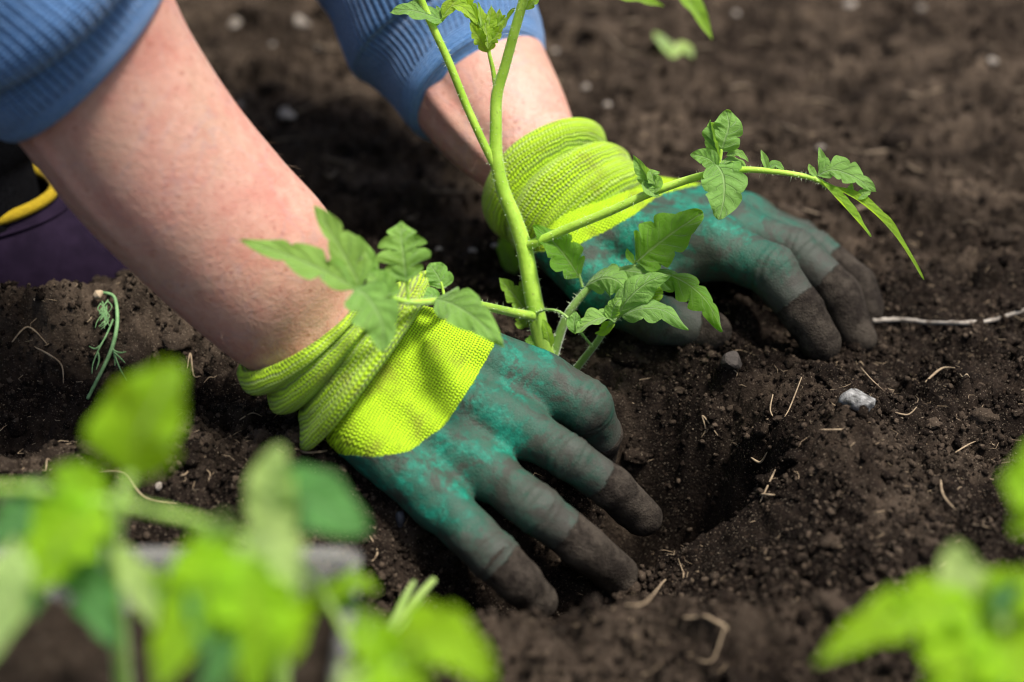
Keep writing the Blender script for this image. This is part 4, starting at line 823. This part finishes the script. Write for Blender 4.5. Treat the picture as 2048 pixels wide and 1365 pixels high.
# ------------------------------------------------------------------ small things on the soil
def place(x, y):
    if y < 640: return ('between the two forearms' if x < 1000 else 'beyond the arched glove')
    if y > 1060: return 'on the near rim of the hole' if x > 700 else 'beside the tub'
    if x < 480: return 'on the ridge below the bare forearm' if y > 780 else 'on the clods by the dill sprig'
    if x < 760: return 'beneath the lime cuff'
    return 'on the wall of the planting hole' if x < 1570 else 'around the grey stone'
def rock(name, p, r, mat, label, cat, group=None, sc=(1, .8, .7), seed=0, sub=2):
    b = ICO
    for _ in range(sub): b = subdiv(*b)
    v = b[0].copy(); rg = np.random.default_rng(seed)
    for _ in range(9):                        # chip flat facets
        d = unit(rg.normal(size=3)); h = rg.uniform(.55, .85); k = v @ d; v = v - np.clip(k - h, 0, 9)[:, None] * d
    v = v * (1 + .16 * (vnoise3(v * 2.3 + seed, 3) - .5))[:, None] * np.array(sc) * r; a = rg.random() * 6
    R = np.array([[cos(a), -sin(a), 0], [sin(a), cos(a), 0], [0, 0, 1]]); v = v @ R.T
    o = mesh_obj(name, v + p, b[1], mat, smooth=False); return tag(o, label, cat, group)
rock('stone', on_ground(1720, 818, .35), .95, M_STONE, 'rough light grey stone lying on the soil right of the planting hole', 'stone', sc=(1, .6, .62), seed=4, sub=3)
rock('stone', on_ground(1462, 738, .2), .62, M_DSTONE, 'dark soil-coated stone set in the bank beneath the arched glove', 'stone', sc=(.9, .8, .9), seed=9)
rock('slate_chip', on_ground(800, 1050, .2), .45, M_CHAR, 'small blue-grey slate chip beside the little finger of the raking glove', 'stone', sc=(.5, .5, 1.1), seed=2)
rock('pebble', on_ground(318, 978, .1), .22, M_PEB, 'tiny whitish pebble on the ridge below the bare wrist', 'pebble', seed=3)
for i, (x, y, r) in enumerate([(572, 238, .75), (470, 52, .55), (602, 50, .75), (1345, 105, .5), (1215, 215, .3), (1170, 185, .32), (1110, 110, .3), (1640, 300, .3), (945, 505, .3), (990, 500, .26), (878, 505, .2), (1985, 130, .4), (1700, 20, .5), (705, 5, .4), (1025, 500, .2), (1470, 30, .35), (1840, 25, .35), (640, 100, .35), (480, 215, .3), (545, 95, .3)]):
    rock('pebble', on_ground(x, y, r * .2), r, M_PEB, f"{'large' if r > .6 else 'middling' if r > .34 else 'small'} pale pebble half sunk in the soil {'far ' if y < 150 else ''}{place(x, y)}", 'pebble', 'pale pebbles behind the gloves', seed=20 + i, sc=(1, .8, .6))
def thread(name, P, r, mat, label, cat, group=None):
    P = np.asarray(P); R = [r * .6, r, r * .8, r * .35]
    o = mesh_obj(name, *tube(P, R, 5, max(9, 5 * len(P))), mat); return tag(o, label, cat, group)
def drape(pp, lift=.1): return [on_ground(x, y, lift + random.uniform(-.04, .12)) for x, y in pp]
def RL(pp, r, m):
    (x0, y0), (x1, y1), (xm, ym) = pp[0], pp[-1], pp[len(pp) // 2]; c = math.hypot(x1 - x0, y1 - y0); dv = math.hypot(xm - (x0 + x1) / 2, ym - (y0 + y1) / 2) / (c + 1)
    return (f"{'thick' if r > .042 else 'hair-thin'} {'pale' if m is M_ROOTW else 'tan'} {'curled' if dv > .3 else 'bent' if dv > .1 else 'straight'} {'short' if c < 30 else 'long'} root thread on soil {place(x0, y0)}", 'root', 'root threads lying on the soil')
for pp, r in [([(70, 705), (100, 720), (125, 745), (128, 775)], .05), ([(25, 690), (60, 680), (95, 695)], .045), ([(375, 745), (382, 720), (388, 760), (402, 762)], .05), ([(200, 955), (250, 965), (290, 1000), (355, 1018)], .05),
              ([(640, 905), (615, 898), (605, 915), (640, 922), (665, 905), (645, 890), (620, 900)], .045), ([(1435, 880), (1405, 840), (1410, 875), (1400, 910)], .04), ([(1545, 800), (1540, 830), (1555, 850)], .04), ([(1720, 750), (1740, 770), (1765, 785)], .04),
              ([(1850, 770), (1880, 752), (1908, 745)], .06), ([(1880, 970), (1885, 1005), (1910, 1030)], .05), ([(1550, 950), (1535, 980), (1520, 1010)], .05), ([(1500, 945), (1520, 935), (1532, 930)], .07), ([(1505, 990), (1530, 998), (1550, 1000)], .06),
              ([(1790, 830), (1815, 835), (1832, 828)], .05), ([(1640, 866), (1680, 868), (1700, 860)], .05), ([(1600, 790), (1580, 820), (1568, 850)], .04), ([(1910, 912), (1935, 900), (1950, 898)], .04), ([(1450, 720), (1475, 712), (1510, 715)], .03),
              ([(480, 850), (505, 835), (525, 840)], .035), ([(400, 940), (420, 955), (418, 975)], .035), ([(545, 900), (560, 915), (570, 912)], .035), ([(740, 1080), (755, 1110), (745, 1135)], .05), ([(1250, 1230), (1290, 1210), (1330, 1175), (1345, 1168)], .05)]:
    thread('root_thread', drape(pp), r, M_ROOT, *RL(pp, r, M_ROOT))
thread('root', drape([(1366, 1244), (1385, 1256), (1408, 1256), (1430, 1262), (1446, 1278), (1452, 1298), (1444, 1316), (1428, 1330), (1412, 1336), (1398, 1330)], .2), .065, M_ROOT, 'thick curled pale root on the near rim of the hole', 'root')
for i in range(44):
    x, y = random.uniform(0, 2040), random.choice([random.uniform(640, 1340), random.uniform(10, 640)]); a = random.uniform(0, 6.28); l = random.uniform(14, 45)
    if 480 < x < 1350 and 500 < y < 1250: continue
    bend = random.uniform(-.9, .9); pp = [(x + cos(a + bend * k) * l * k, y + .6 * sin(a + bend * k) * l * k) for k in (0, .33, .66, 1)]
    rr = random.uniform(.02, .045); mt = M_ROOT if i % 4 else M_ROOTW; thread('root_thread', drape(pp), rr, mt, *RL(pp, rr, mt))
for i in range(46):
    x, y = random.uniform(380, 2040), random.uniform(-10, 470); a = random.uniform(-.6, .6); l = random.uniform(25, 90)
    pp = [(x + k * l * cos(a), y + k * l * .5 * sin(a)) for k in (0, .5, 1)]
    rr = random.uniform(.05, .14); thread('straw_piece', drape(pp, .05), rr, M_STRAW, f"{'long' if l > 60 else 'short'} {'thick' if rr > .1 else 'thin'} dry straw piece lying {'slantwise' if abs(a) > .3 else 'crosswise'} on soil {'far ' if y < 200 else ''}{place(x, y)}", 'straw', 'straw pieces behind the gloves')
tw = drape([(1745, 660), (1800, 657), (1860, 662), (1925, 665), (1990, 652), (2070, 625), (2160, 600)], .2)
o = mesh_obj('twig', *tube(tw, [.12, .10, .125, .10, .08, .06], 9, 40, wob=.6), M_TWIG); tag(o, 'whitish peeling twig lying on the soil beyond the arched glove', 'twig')
# dill sprig on the clods
ds = thing('dill_sprig', on_ground(205, 790), 'wilted dill sprig with feathery side leaves on soil clods by the boot', 'sprig')
dy_ = np.arange(580, 801, 20); dd_ = np.array([min(hit(x, y)[1] for x in (185, 205, 230)) for y in dy_]); dd_ = np.convolve(np.pad(dd_, 1, mode='edge'), np.ones(3) / 3, 'valid')
def dl(px, r, name='stalk', mat=M_DILL, par=None): return mesh_obj(name, *tube(pts(*[(x, y, np.interp(y, dy_, dd_) - .35 + dz) for x, y, dz in px]), r, 7, 5 * len(px)), mat, par or ds)
dl([(175, 798, 0), (192, 765, 0), (212, 725, -.1), (226, 690, -.1), (234, 650, -.1), (233, 612, 0), (226, 592, 0), (208, 586, 0), (196, 588, .2)], [.085, .09, .10, .09, .08, .07])
dl([(205, 584, 0), (196, 590, 0), (188, 594, 0)], [.1, .26, .12], 'root_end', M_ROOTW)
for br in ([(226, 640, 0), (213, 670, -.1), (198, 698, -.2), (186, 728, -.2), (184, 748, -.2)], [(200, 692, -.2), (190, 698, -.2), (178, 693, -.2)], [(196, 705, -.2), (198, 722, -.2), (192, 740, -.2)], [(224, 690, -.1), (230, 712, -.2), (240, 738, -.3), (254, 762, -.3)],
           [(228, 702, -.2), (240, 706, -.2), (252, 704, -.2)], [(229, 706, -.2), (240, 716, -.3), (250, 726, -.3)], [(228, 700, -.2), (230, 718, -.2), (230, 732, -.2)]):
    dl(br, [.05, .045, .02], 'leaf')
for i in range(26):
    x, y = 205 + random.uniform(-4, 12), 600 + i * 1.4; dl([(x, y, -.1), (x + random.uniform(-9, 9), y + 12, -.2), (x + random.uniform(-14, 8), y + 24, -.2)], [.025, .022, .012], 'leaf')
# grass shoots on the near rim, small weed leaf behind
gs = thing('grass_shoot', on_ground(790, 1290), 'tuft of cut pale green grass blades on the near rim', 'grass')
for a, b, r in (((775, 1270), (868, 1160), .16), ((785, 1245), (828, 1165), .12), ((790, 1275), (845, 1200), .09)):
    p0 = at(*a, 74); p1 = at(*b, 76); mesh_obj('blade', *tube([p0 + (p0 - p1) * .6, p0, (p0 + p1) / 2 + V(0, 0, .1), p1], [r * .7, r, r, r * .8], 7, 14), FGP, gs)
wd = thing('weed_seedling', on_ground(1018, 552), 'single small green weed leaf on the soil between the arms', 'weed')
leaflet([on_ground(1032, 556, .1), on_ground(1020, 545, .5), on_ground(1008, 530, .8), on_ground(1000, 516, .8)], 1.0, M_LEAFD, wd, lobe=.1, nl=2, env=1)
w2 = thing('weed_seedling', on_ground(1350, 112), 'small pale green weed beside a pebble far behind the arching leaf', 'weed')
leaflet([on_ground(1345, 120, .1), on_ground(1360, 112, .5), on_ground(1375, 118, .5), on_ground(1385, 130, .2)], .8, FGP, w2, lobe=.1, nl=2, env=1)
leaflet([on_ground(1345, 120, .1), on_ground(1330, 108, .6), on_ground(1315, 100, .8), on_ground(1305, 96, .8)], .8, FGP, w2, lobe=.1, nl=2, env=1)
